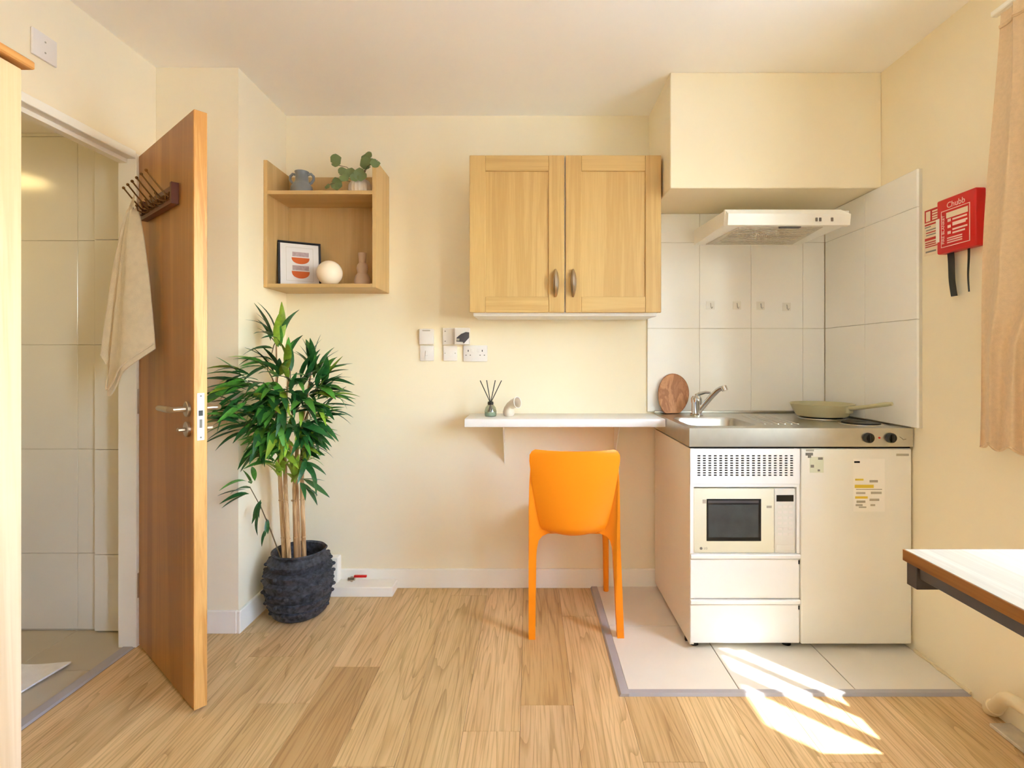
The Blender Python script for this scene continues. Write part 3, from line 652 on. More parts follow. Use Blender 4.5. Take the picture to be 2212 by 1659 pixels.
# ------------------------------------------------------------------ mini kitchen
KX0, KX1, KYF, KZT = 0.645, 1.533, 2.127, 0.897
KM = 1.086
kc = thing('kitchen_cabinet', 'white kitchen base cabinet with vent grille, niche and two drawers', 'cabinet', (KX0, KYF, 0.0093))
zf = 0.0093
def kz(z): return z-zf
cw = KM-0.003-KX0; KD = YB-KYF-0.018
bm = NB(); box(bm, 0.0, 0.016, 0.004, KD, 0.022, 0.815-zf)
obj('side_panel', bm, SIDEPANEL, kc, False, label='beige outer side panel')
bm = NB(); box(bm, cw-0.014, cw, 0.020, KD, 0.022, 0.815-zf); box(bm, 0.0165, cw-0.0145, 0.020, KD, 0.022, 0.036); box(bm, 0.0165, cw-0.0145, KD-0.010, KD, 0.037, 0.815-zf); box(bm, 0.0165, cw-0.0145, 0.010, KD-0.011, kz(0.384), kz(0.396)); box(bm, 0.0165, cw-0.0145, 0.020, KD-0.011, kz(0.672), kz(0.684))
obj('carcass', bm, WHITE_MEL, kc, False)
for (xx, yy) in ((0.03, 0.05), (cw-0.03, 0.05), (0.03, KD-0.05), (cw-0.03, KD-0.05)): obj('foot', tube(NB(), [(xx, yy, 0.0), (xx, yy, 0.0215)], 0.018, 12), BLACKP, kc)
obj('plinth', box(NB(), 0.002, cw-0.002, 0.070, 0.082, 0.0003, 0.0215), INNER, kc, False)  # dark strip added to paint the shade in the gap under the cabinet
# vent grille: real holes
vz0, vz1 = kz(0.674), kz(0.815)
xsG = [0.0005]; n = 18; x0, x1 = 0.024, cw-0.022; st = (x1-x0)/n
for i in range(n): xsG += [x0+st*i+st*0.22, x0+st*i+st*0.78]
xsG.append(cw-0.0005)
zG = [vz0]; m_ = 9; z0, z1 = vz0+0.030, vz1-0.024; sz = (z1-z0)/m_
for j in range(m_): zG += [z0+sz*j+sz*0.25, z0+sz*j+sz*0.78]
zG.append(vz1)
bm = NB(); V = [[bm.verts.new((a, 0.001, c)) for a in xsG] for c in zG]
for j in range(len(zG)-1):
    for i in range(len(xsG)-1):
        if i % 2 == 1 and j % 2 == 1: continue
        bm.faces.new((V[j][i], V[j][i+1], V[j+1][i+1], V[j+1][i]))
solid(bm, 0.003); obj('vent_grille', bm, WHITE_MEL, kc, False)
obj('vent_shade_sheet', box(NB(), 0.018, cw-0.016, 0.012, 0.018, vz0+0.014, vz1-0.002), INNER, kc, False)  # dark sheet standing in for the unlit inside behind the vent holes
# niche frame
bm = NB(); box(bm, 0.0005, 0.012, 0.0, 0.018, kz(0.397), vz0-0.001); box(bm, cw-0.012, cw-0.0005, 0.0, 0.018, kz(0.397), vz0-0.001)
box(bm, 0.0125, cw-0.0125, 0.0, 0.018, kz(0.6615), vz0-0.001); obj('niche_frame', bm, WHITE_MEL, kc, False)
for (za, zb) in ((0.216, 0.394), (0.038, 0.2125)):
    dr = obj('drawer', box(NB(), 0.001, cw-0.001, 0.0, 0.018, kz(za), kz(zb)-0.022, 0.002, 1), WHITE_MEL, kc)
    bm = NB(); zt = kz(zb); prism(bm, [(-0.010, zt-0.003), (-0.008, zt), (0.018, zt), (0.018, zt-0.0215), (0.004, zt-0.0215), (-0.008, zt-0.016)], 'yz', 0.001, cw-0.001)
    obj('finger_pull', bm, WHITE_MEL, dr, False)
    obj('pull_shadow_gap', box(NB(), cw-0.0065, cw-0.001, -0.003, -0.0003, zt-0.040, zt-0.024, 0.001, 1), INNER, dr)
# microwave
MX0, MX1, MZ0, MZ1 = KX0+0.016, KX0+cw-0.016, 0.3965, 0.655
mw = thing('microwave_oven', 'cream built-in microwave with dark window above the drawers', 'microwave', (MX0, KYF, MZ0))
mw_, mh = MX1-MX0, MZ1-MZ0
obj('body', box(NB(), 0.004, mw_-0.004, 0.0225, 0.36, 0.0, mh-0.004, 0.002, 1), CREAMPL, mw)
dw = mw_*0.795
dr = obj('microwave_door', box(NB(), 0.0, dw-0.001, 0.002, 0.022, 0.0, mh, 0.004, 2), CREAMPL, mw)
wx0, wx1, wz0, wz1 = mw_*0.125, mw_*0.66, mh*0.19, mh*0.84
obj('window_frame', box(NB(), wx0, wx1, -0.0005, 0.0025, wz0, wz1, 0.0008, 1), BLACKP, dr)
obj('window_glass', box(NB(), wx0+0.006, wx1-0.012, -0.0015, -0.0005, wz0+0.015, wz1-0.022), GLASSD, dr, False)
obj('window_strip', box(NB(), wx0+0.004, wx1-0.010, -0.0013, -0.0005, wz1-0.016, wz1-0.006), STEELGREY, dr, False)
obj('logo_disc', tube(NB(), [(mw_*0.07, 0.0022, mh*0.075), (mw_*0.07, 0.0012, mh*0.075)], 0.0055, 14), GREYP, dr)
text('logo_lettering', 'LG', 0.012, face_negy(mw_*0.115, 0.0015, mh*0.075), LGREYP, dr)
obj('door_emblem', box(NB(), mw_*0.715, mw_*0.765, 0.0012, 0.0022, mh*0.70, mh*0.735, 0.0003, 1), LGREYP, dr)
obj('door_sticker', box(NB(), mw_*0.085, mw_*0.118, 0.0012, 0.0022, mh*0.77, mh*0.83), LGREYP, dr, False)
cp = obj('control_panel', box(NB(), dw, mw_, 0.002, 0.022, 0.0, mh, 0.004, 2), CREAMPL2, mw)
obj('display', box(NB(), dw+0.007, mw_-0.008, 0.0008, 0.0022, mh*0.80, mh*0.90, 0.0003, 1), BLACKP, cp)
for r_ in range(6):
    for c_ in range(3):
        xk = dw+0.012+c_*0.022; zk = mh*(0.70-r_*0.085)
        obj('key', box(NB(), xk, xk+0.016, 0.0012, 0.0022, zk, zk+0.010, 0.0003, 1), PLASTIC, cp)
obj('door_release', box(NB(), dw+0.006, mw_-0.007, 0.0008, 0.0022, mh*0.045, mh*0.125, 0.0004, 1), CREAMPL2, cp)
# fridge
fr = thing('fridge', 'off-white under-counter fridge with notices on its door', 'fridge', (KM, KYF, 0.0093))
fw = KX1-KM
obj('body', box(NB(), 0.004, fw-0.004, 0.045, KD, 0.024, 0.812-zf, 0.003, 1), OFFWHITE, fr)
fd = obj('fridge_door', box(NB(), 0.002, fw-0.002, 0.0, 0.044, 0.024, 0.815-zf, 0.006, 3), OFFWHITE, fr)
for (xx, yy) in ((0.04, 0.08), (fw-0.04, 0.08), (0.04, KD-0.05), (fw-0.04, KD-0.05)): obj('foot', tube(NB(), [(xx, yy, 0), (xx, yy, 0.0238)], 0.016, 12), BLACKP, fr)
obj('plinth', box(NB(), 0.006, fw-0.006, 0.105, 0.117, 0.0003, 0.0235), INNER, fr, False)  # dark strip painting the shade below the fridge door
def fx(px): return (px-1142)*KYF/1150-KM
def fz(py): return 1.174-(py-775)*KYF/1150-zf
def fmark(nm, a, b, c, d, m, th=0.0008, par=None):
    return obj(nm, box(NB(), fx(a), fx(b), -th, -0.0001, fz(d), fz(c)), m, par or fd, False)
fmark('badge', 1936, 1963, 980, 985, LGREYP)
fmark('sticker', 1741, 1758, 971, 975, LGREYP); fmark('sticker', 1740, 1756, 978, 984, GREYP); fmark('sticker', 1745, 1752, 984, 989, GREYP)
lb = fmark('energy_label', 1749, 1779, 987, 1021, GREENL)
fmark('label_mark', 1767, 1777, 988, 993, GREYP, 0.0012, lb); fmark('label_mark', 1751, 1758, 1004, 1010, GREYP, 0.0012, lb); fmark('label_mark', 1766, 1771, 1014, 1018, GREYP, 0.0012, lb)
nt_ = thing('fridge_notice', 'paper notice with yellow highlighted lines on the fridge door', 'notice', (KM, KYF-0.0002, 0.0093))
pp = fmark('paper', 1843, 1911, 991, 1105, PAPER, 0.0006, nt_)
for (a, b, c, d, m) in ((1845, 1857, 996, 1000, DARK), (1847, 1865, 1034, 1038, YEL), (1846, 1887, 1047, 1054, YEL), (1847, 1874, 1072, 1077, YEL),
    (1878, 1896, 1037, 1042, LGREYP), (1849, 1905, 1056, 1058, LGREYP), (1849, 1869, 1063, 1067, LGREYP), (1881, 1904, 1062, 1067, LGREYP), (1850, 1869, 1081, 1086, LGREYP),
    (1878, 1899, 1077, 1082, LGREYP), (1848, 1863, 1089, 1093, LGREYP), (1855, 1871, 1094, 1097, LGREYP), (1880, 1890, 1089, 1093, LGREYP)):
    fmark('highlight' if m is YEL else 'print_line', a, b, c, d, m, 0.0010, pp)
# stainless worktop with sink and hob
wt = thing('steel_worktop', 'stainless steel worktop with sink bowl and two hotplates', 'worktop', (KX0-0.004, KYF-0.004, KZT))
tw_, td = KX1-KX0+0.004, YB-KYF-0.008
bm = NB()
sx0, sx1, sy0, sy1, rr = 0.030, 0.315, 0.075, 0.395, 0.05
hole = []
for (cx, cy, a0) in ((sx1-rr, sy1-rr, 0), (sx0+rr, sy1-rr, PI/2), (sx0+rr, sy0+rr, PI), (sx1-rr, sy0+rr, 3*PI/2)):
    for k in range(7): hole.append((cx+rr*math.cos(a0+k*PI/12), cy+rr*math.sin(a0+k*PI/12)))
outer = [(tw_, td), (0, td), (0, 0), (tw_, 0)]
hv = [bm.verts.new((p[0], p[1], 0)) for p in hole]; ov = [bm.verts.new((p[0], p[1], 0)) for p in outer]
for q in range(4):
    seg = hv[q*7:(q+1)*7]
    for a, b in zip(seg, seg[1:]): bm.faces.new((a, b, ov[q]))
    bm.faces.new((seg[-1], hv[((q+1) % 4)*7], ov[(q+1) % 4], ov[q]))
prev = hv; cx, cy = (sx0+sx1)/2, (sy0+sy1)/2
for (k, z) in ((0.985, -0.004), (0.97, -0.012), (0.93, -0.115), (0.86, -0.135), (0.10, -0.140)):
    ring = [bm.verts.new((cx+(p[0]-cx)*k, cy+(p[1]-cy)*k, z)) for p in hole]
    for i in range(28): bm.faces.new((prev[i], prev[(i+1) % 28], ring[(i+1) % 28], ring[i]))
    prev = ring
bm.faces.new(prev)
lo = [bm.verts.new((p[0], p[1], -0.074)) for p in outer]
for i in range(4): bm.faces.new((ov[i], ov[(i+1) % 4], lo[(i+1) % 4], lo[i]))
obj('counter', bm, STEEL, wt, True, 30)
obj('waste', lathe(NB(), [(0.028, -0.1395), (0.028, -0.137), (0.020, -0.1375), (0.002, -0.139)], 20, (cx, cy, 0)), CHROME, wt)
obj('upstand', box(NB(), 0.001, tw_-0.02, td-0.006, td, 0.0003, 0.012, 0.002, 1), STEEL, wt)
bm = NB()
for k in range(6):
    xx = 0.36+0.028*k; tube(bm, [(xx, 0.13, 0.0), (xx+0.02, 0.30+0.02*k, 0.0005), (xx+0.035, 0.46, 0.0)], [0.003, 0.0045, 0.003], 8)
obj('drainer_ridges', bm, STEEL, wt)
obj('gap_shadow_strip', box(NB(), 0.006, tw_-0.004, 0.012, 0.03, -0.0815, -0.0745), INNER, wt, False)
HXc = 1.40-(KX0-0.004)
for (cx_, cy_, r_) in ((HXc+0.012, 0.140, 0.0725), (HXc-0.030, 0.372, 0.09)):
    hp = obj('hotplate', lathe(NB(), [(r_, 0.0003), (r_, 0.007), (r_*0.96, 0.009), (r_*0.3, 0.009), (r_*0.27, 0.0075), (0.002, 0.0075)], 36, (cx_, cy_, 0)), BLACKP, wt)
    obj('hotplate_ring', lathe(NB(), [(r_+0.011, 0.0002), (r_+0.010, 0.003), (r_+0.002, 0.004), (r_+0.001, 0.0003)], 36, (cx_, cy_, 0)), STEEL, hp)
for px in (1875, 1923):
    xx = (px-1142)*(KYF-0.004)/1150-(KX0-0.004); kb = obj('hob_knob', tube(NB(), [(xx, -0.0003, -0.038), (xx, -0.012, -0.038), (xx, -0.016, -0.038)], [0.0205, 0.0195, 0.016], 20), BLACKP, wt)
    obj('knob_grip', box(NB(), xx-0.004, xx+0.004, -0.022, -0.0155, -0.055, -0.021, 0.002, 1), BLACKP, kb)
xx = (1899-1142)*(KYF-0.004)/1150-(KX0-0.004)
obj('indicator', tube(NB(), [(xx, -0.0003, -0.038), (xx, -0.003, -0.038)], 0.004, 10), REDD, wt)
bm = NB(); xx = (1943-1142)*(KYF-0.004)/1150-(KX0-0.004); tube(bm, [(xx, -0.0004, -0.034), (xx+0.012, -0.0004, -0.042), (xx+0.014, -0.0004, -0.046), (xx+0.026, -0.0004, -0.043)], 0.0012, 6)
obj('maker_mark', bm, GREYP, wt)
# tap
tp = thing('mixer_tap', 'chrome single-lever mixer tap at the sink', 'tap', (0.815, 2.585, KZT+0.0003))
obj('tap_body', lathe(NB(), [(0.030, 0), (0.030, 0.006), (0.024, 0.012), (0.023, 0.060), (0.025, 0.066), (0.025, 0.086), (0.018, 0.096), (0.004, 0.099)], 24), CHROME, tp)
sp_ = obj('spout', tube(NB(), [(0.010, -0.008, 0.022), (0.03, -0.024, 0.055), (0.055, -0.052, 0.098), (0.075, -0.076, 0.128), (0.086, -0.090, 0.138), (0.098, -0.104, 0.141)], [0.012, 0.013, 0.013, 0.012, 0.0115, 0.0115], 12), CHROME, tp)
obj('aerator', tube(NB(), [(0.094, -0.100, 0.148), (0.100, -0.107, 0.128)], 0.0145, 14), CHROME, sp_)
obj('tap_lever', tube(NB(), [(0.0, 0.0, 0.096), (0.012, -0.012, 0.108), (0.034, -0.030, 0.116), (0.052, -0.046, 0.115)], [0.011, 0.009, 0.007, 0.005], 10), CHROME, tp)
# chopping board
cb = thing('chopping_board', 'oval acacia chopping board leaning on the splashback', 'chopping board', (0.729, 2.674, KZT+0.0040), 0, rx=math.radians(-12))
bm = NB(); pts = []
for k in range(40):
    a = 2*PI*k/40; x, z = 0.076*math.cos(a)*(1+0.10*math.sin(a+0.6)), 0.108*math.sin(a)
    c_, s_ = math.cos(-0.16), math.sin(-0.16); X, Z = x*c_-z*s_, x*s_+z*c_
    pts.append((X, max(Z, -0.094)+0.094))
prism(bm, pts, 'xz', 0.0, 0.015); obj('board', bm, BOARDW, cb)
rim = [(p[0]*0.985, 0.0, 0.1+(p[1]-0.1)*0.985) for p in pts]
obj('rounded_rim', tube(NB(), rim+[rim[0]], 0.0022, 6), BOARDW, cb)
# frying pan
pn = thing('frying_pan', 'khaki enamel frying pan on the rear hotplate', 'frying pan', (1.372, 2.492, KZT+0.0095))
obj('pan_body', lathe(NB(), [(0.098, 0), (0.108, 0.004), (0.124, 0.030), (0.134, 0.056), (0.137, 0.058), (0.134, 0.060), (0.130, 0.056), (0.118, 0.028), (0.102, 0.007), (0.002, 0.006)], 48), SAGEPAN, pn)
hd = obj('pan_handle', tube(NB(), [(0.045, -0.108, 0.042), (0.062, -0.150, 0.050), (0.082, -0.20, 0.060), (0.115, -0.278, 0.078), (0.125, -0.300, 0.082)], [0.012, 0.010, 0.0085, 0.0095, 0.007], 12), SAGEPAN, pn)
obj('handle_bracket', box(NB(), 0.035, 0.068, -0.135, -0.108, 0.024, 0.052, 0.006, 2), SAGEPAN, pn)

# ------------------------------------------------------------------ cooker hood
HX0, HX1, HYF, HZ0 = 0.848, 1.385, 2.289, 1.752
hd_ = thing('cooker_hood', 'white slimline cooker hood under the soffit', 'cooker hood', ((HX0+HX1)/2, HYF, HZ0))
hw = (HX1-HX0)/2; dd = YB-HYF-0.0105
bm = NB()
def hring(x): return [(x, 0.012, 0.062), (x, dd, 0.080), (x, dd, 0.004), (x, 0.026, 0.004)]
A = [bm.verts.new(p) for p in hring(-hw)]; B = [bm.verts.new(p) for p in hring(hw)]
bm.faces.new(A); bm.faces.new(B[::-1])
for i in range(4): bm.faces.new((A[i], B[i], B[(i+1) % 4], A[(i+1) % 4]))
obj('hood_body', bm, HOODW, hd_, False)
bm = NB(); prof = [(0.0, 0.0), (0.0, 0.040), (0.014, 0.062)]
A = [bm.verts.new((-hw+0.008, 0.0, -0.003)), bm.verts.new((-hw+0.010, -0.002, 0.046)), bm.verts.new((-hw+0.001, 0.016, 0.068)), bm.verts.new((-hw+0.0005, 0.026, 0.068)), bm.verts.new((-hw+0.0005, 0.026, -0.003))]
B = [bm.verts.new((hw-0.003, 0.0, -0.003)), bm.verts.new((hw-0.0, -0.002, 0.044)), bm.verts.new((hw-0.034, 0.016, 0.068)), bm.verts.new((hw-0.034, 0.026, 0.068)), bm.verts.new((hw-0.003, 0.026, -0.003))]
bm.faces.new(A); bm.faces.new(B[::-1])
for i in range(5): bm.faces.new((A[i], B[i], B[(i+1) % 5], A[(i+1) % 5]))
fs = obj('fascia', bm, HOODW, hd_, False)
for xx in (0.115, 0.131, 0.182): obj('slider_switch', box(NB(), xx, xx+0.009, -0.006, -0.0012, 0.012, 0.028, 0.001, 1), GREYP, fs)
bm = NB(); prism(bm, [(-hw+0.08, 0.055), (hw-0.09, 0.055), (hw-0.05, dd-0.03), (-hw+0.05, dd-0.03)], 'xy', 0.0005, 0.0038)
obj('filter_panel', bm, HOODG, hd_, False)
fp_ = bpy.data.objects['filter_panel']
for i in range(14):
    yy = 0.075+i*0.024
    if yy < dd-0.045: obj('filter_slat', box(NB(), -hw+0.085, hw-0.1, yy, yy+0.012, -0.0025, 0.0004, 0.0006, 1), HOODG, fp_)
obj('filter_catch', box(NB(), -0.020, 0.070, 0.028, 0.050, -0.006, 0.0038, 0.001, 1), STEELGREY, hd_)
# adhesive hooks
HL = ['clear adhesive hook, nearest the wall cabinet of four in a row', 'clear adhesive hook, second of four from the wall cabinet', 'clear adhesive hook, third of four from the wall cabinet', 'clear adhesive hook, nearest the right wall of four in a row']
for k, (xh, zh) in enumerate(((0.931, 1.448), (1.067, 1.448), (1.188, 1.446), (1.321, 1.440))):
    t = thing('adhesive_hook', HL[k], 'hook', (xh, YB-0.0102, zh), 0, 'adhesive hooks on the splashback')
    obj('pad', box(NB(), -0.021, 0.021, -0.002, 0, -0.021, 0.021, 0.0008, 1), HOOKPAD, t)
    obj('hook_wire', tube(NB(), [(0, -0.0025, 0.010), (0, -0.006, 0.004), (0, -0.008, -0.010), (0.002, -0.014, -0.017), (0.004, -0.020, -0.010)], 0.0026, 8), CHROME, t)

# ------------------------------------------------------------------ fire blanket and sign on the right wall
fbk = thing('fire_blanket', 'red fire blanket case with black pull straps on the right wall', 'fire blanket', (XR-0.0005, 1.875, 1.556))
def sidew(bm, ya, yb, za, zb, x0, x1, bev=0.0): return box(bm, x0, x1, ya, yb, za, zb, bev)
obj('case', box(NB(), -0.037, 0, -0.086, 0.086, 0, 0.196, 0.006, 3), RED, fbk)
cs = bpy.data.objects['case']
fm = -0.0376
def mark(ya, yb, za, zb, m, nm='print_mark'): obj(nm, box(NB(), fm, -0.0368, min(ya, yb), max(ya, yb), za, zb), m, cs, False)
# seen from the room, +Y is the left-hand side
text('brand_lettering', 'Chubb', 0.030, face_negx(fm+0.0004, -0.002, 0.167), PINKT, cs)
text('side_lettering', 'FIRE BLANKET', 0.0165, face_negx(fm+0.0004, 0.054, 0.085, PI/2), PINKT, cs)
mark(0.064, 0.062, 0.022, 0.150, PINKT); mark(-0.060, -0.063, 0.022, 0.150, PINKT); mark(0.064, -0.063, 0.150, 0.1525, PINKT); mark(0.064, -0.063, 0.0205, 0.0228, PINKT)
mark(0.040, -0.054, 0.122, 0.142, SIGNW)
for (ya, yb, z) in ((0.012, -0.05, 0.110), (0.012, -0.052, 0.096), (0.012, -0.045, 0.090), (0.012, -0.052, 0.074), (0.012, -0.042, 0.062)): mark(ya, yb, z, z+0.006, PINKT)
for z in (0.108, 0.086, 0.064): mark(0.034, 0.020, z, z+0.010, PINKT)
for z in (0.048, 0.040, 0.032): mark(0.036, -0.030, z, z+0.004, PINKT)
obj('white_seal', box(NB(), -0.0385, -0.012, 0.072, 0.0875, 0.045, 0.130), PAPER, fbk, False, label='white tamper label on the case edge')
def strap(y0, y1, ztop, zbot, wd0, wd1, drift):
    bm = NB()
    def f(u, v):
        wdt = wd0+(wd1-wd0)*v; y = y0+(y1-y0)*v+(u-0.5)*wdt
        return (-0.018-drift*math.sin(v*PI)*0.2+0.001*math.sin(v*7), y, ztop+(zbot-ztop)*v)
    grid(bm, f, 3, 14); solid(bm, 0.0014); return bm
obj('pull_strap', strap(0.046, 0.030, 0.006, -0.158, 0.030, 0.028, 0.01), BLACKP, fbk, label='wide black pull strap')
obj('pull_strap', strap(-0.034, -0.034, 0.006, -0.150, 0.010, 0.006, 0.008), BLACKP, fbk, label='thin black pull strap')
sg = thing('fire_sign', 'red and white fire blanket sign beside the red case', 'sign', (XR-0.0003, 2.03, 1.572))
obj('panel', box(NB(), -0.0015, 0, -0.040, 0.040, 0, 0.176), SIGNW, sg, False)
pn_ = bpy.data.objects['panel']
def smark(ya, yb, za, zb, m): obj('sign_print', box(NB(), -0.0021, -0.0014, min(ya, yb), max(ya, yb), za, zb), m, pn_, False)
smark(0.037, -0.037, 0.126, 0.174, REDD)
obj('sign_pictogram', box(NB(), -0.0026, -0.0020, 0.008, 0.030, 0.130, 0.168), SIGNW, pn_, False)
for z in (0.160, 0.150, 0.140, 0.131): obj('sign_lettering', box(NB(), -0.0026, -0.0020, -0.032, -0.002, z, z+0.006), SIGNW, pn_, False)
smark(0.036, -0.034, 0.114, 0.120, REDD); smark(0.036, 0.006, 0.106, 0.110, GREYP)
for z, m in ((0.094, GREYP), (0.084, REDD), (0.075, GREYP)): smark(0.030, -0.028, z, z+0.004, m)
smark(0.036, -0.036, 0.056, 0.066, REDD)
for z in (0.046, 0.038, 0.030): smark(0.034, -0.030, z, z+0.004, REDD)
smark(0.032, -0.02, 0.010, 0.016, GREYP)

# ------------------------------------------------------------------ curtain, rail, pipe, valve box
ct = thing('curtain', 'beige woven curtain gathered at the right window edge', 'curtain', (XR-0.05, 1.505, 0.893))
bm = NB()
def curf(u, v):
    z = 1.362*(1-v); k_ = min(1, max(0, (z-0.30)/0.2)); y = (-0.11*k_*k_*(3-2*k_))*(1-u)+(0.160+0.075*v)*u  # unseen near edge widened higher up to block some sun
    a = u*2*PI*3.1
    x = -0.012-0.028*(0.5-0.5*math.cos(a+0.5*v))*(0.6+0.4*v)+0.006*math.sin(5*v+9*u)
    y += 0.012*math.sin(a*1.0+2*v)+0.006*math.sin(7*v+u*4)
    return (x, y, z-0.010*math.cos(a)*v)
grid(bm, curf, 72, 30); solid(bm, -0.003); obj('curtain_cloth', bm, CURT, ct, True, 60)
obj('hem', tube(NB(), [tuple(Vector(curf(u/72, 1.0))+Vector((0, 0, 0.004))) for u in range(73)], 0.004, 6), CURT, ct)
obj('heading_tape', tube(NB(), [tuple(Vector(curf(u/72, 0.03))) for u in range(73)], 0.007, 6), CURT, ct)
cr = thing('curtain_rail', 'white curtain rail above the window', 'curtain rail', (XR-0.055, 0.4, 2.262))
obj('rail', box(NB(), -0.012, 0.012, -1.15, 1.30, 0.0, 0.018, 0.003, 1), WHITE_PAINT, cr)
for y in (-0.9, 0.2, 1.22): obj('rail_bracket', box(NB(), 0.0121, 0.0545, y-0.01, y+0.01, 0.0, 0.016), WHITE_PAINT, cr, False)
pp_ = thing('heating_pipe', 'cream painted heating pipe elbow at the foot of the right wall', 'pipe', (1.47, 1.62, 0.0))
obj('pipe_run', tube(NB(), [(0.058, 0.145, 0.012), (0.040, 0.100, 0.050), (0.012, 0.040, 0.112), (0.004, 0.015, 0.130), (0.0, -0.02, 0.137), (0.0, -0.20, 0.137), (0.0, -1.0, 0.137)], 0.020, 16), PIPE, pp_)
obj('collar', tube(NB(), [(0.050, 0.125, 0.028), (0.043, 0.108, 0.044)], 0.024, 16), PIPE, pp_)
struct('trim_8', box(NB(), 1.470, XR-0.0005, 0.3, 1.70, 0.0005, 0.012, 0.002, 1), STONE, label='rough grey plinth strip on the floor under the heating pipe')
struct('trim_9', box(NB(), XA+0.0165, -0.670, 2.620, YB-0.0165, 0.0003, 0.048, 0.003, 1), WHITE_PAINT, label='low white pipe boxing on the floor beside the tall plant')
struct('trim_10', box(NB(), XA+0.02, -0.957, 2.672, YB-0.0165, 0.0485, 0.175, 0.004, 1), WHITE_PAINT, label='short upright white pipe boxing behind the pot')
vl = thing('stop_valve', 'red-levered stop valve on the white pipe boxing', 'valve', (-0.90, 2.690, 0.0483))
obj('valve_body', tube(NB(), [(-0.012, 0, 0.012), (0.022, 0, 0.014)], 0.009, 12), NICKEL, vl)
obj('valve_stem', tube(NB(), [(0.006, 0, 0.0005), (0.006, 0, 0.024)], 0.006, 10), NICKEL, vl)
obj('red_lever', box(NB(), 0.018, 0.082, -0.008, 0.006, 0.022, 0.033, 0.003, 2), RED, vl, label='red lever')

# ------------------------------------------------------------------ table by the window
tb_ = thing('side_table', 'pale laminate table with dark steel frame under the window', 'table', (1.185, 0.60, 0.0))
obj('table_top', box(NB(), -0.348, 0.349, -0.55, 0.585, 0.726, 0.750), TABW, tb_, False)
obj('edge_band', box(NB(), -0.351, -0.3482, -0.55, 0.587, 0.7255, 0.7495), TABEDGE, tb_, False, label='orange-brown wooden edge band')
obj('edge_band', box(NB(), -0.3480, 0.349, 0.5852, 0.588, 0.7255, 0.7495), TABEDGE, tb_, False)
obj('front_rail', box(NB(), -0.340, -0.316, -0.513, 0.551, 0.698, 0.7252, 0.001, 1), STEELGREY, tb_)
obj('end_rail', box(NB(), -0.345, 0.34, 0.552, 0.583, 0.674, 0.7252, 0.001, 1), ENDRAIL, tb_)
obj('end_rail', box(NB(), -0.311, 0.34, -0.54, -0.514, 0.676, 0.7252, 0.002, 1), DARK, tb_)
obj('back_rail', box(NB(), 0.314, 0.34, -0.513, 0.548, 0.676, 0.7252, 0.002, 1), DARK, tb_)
for (xx, yy) in ((-0.325, -0.40), (0.327, -0.40), (0.327, 0.538)): obj('leg', box(NB(), xx-0.013, xx+0.013, yy-0.013, yy+0.013, (0.0205 if xx > 0.3 else 0.0005), 0.6755, 0.002, 1), STEELGREY, tb_)

# ------------------------------------------------------------------ orange chair
ch = thing('orange_chair', 'orange moulded plastic chair pushed under the floating desk', 'chair', (0.200, 2.455, 0.0))
ch.rotation_euler[2] = math.radians(-1.0)
def shell_w(z):
    T = [(0.440, 0.085), (0.447, 0.112), (0.46, 0.128), (0.49, 0.139), (0.55, 0.152), (0.62, 0.164), (0.70, 0.175), (0.76, 0.182), (0.785, 0.181), (0.797, 0.172), (0.803, 0.158)]
    for (a, b), (c, d) in zip(T, T[1:]):
        if a <= z <= c: return b+(d-b)*(z-a)/(c-a)
    return T[0][1] if z < T[0][0] else T[-1][1]
zrow = [0.440, 0.447, 0.46, 0.475, 0.49, 0.52, 0.55, 0.585, 0.62, 0.66, 0.70, 0.73, 0.76, 0.775, 0.785, 0.792, 0.797, 0.803]
def back_y(z): return -0.205-0.085*max(0, (z-0.44)/0.363)
bm = NB(); rows = []
for z in zrow:
    wz = shell_w(z); r = []
    for i in range(17):
        u = -1+2*i/16; bulge = 0.044*(1-u*u)*(1.0-0.35*(z-0.44)/0.363); f = 0.03*max(0, (0.475-z)/0.035)**2
        r.append(bm.verts.new((wz*u-0.008, back_y(z)-bulge+f, z)))
    rows.append(r)
for a, b in zip(rows, rows[1:]):
    for i in range(16): bm.faces.new((a[i], a[i+1], b[i+1], b[i]))
solid(bm, -0.009); obj('backrest', bm, ORANGE, ch, True, 50)
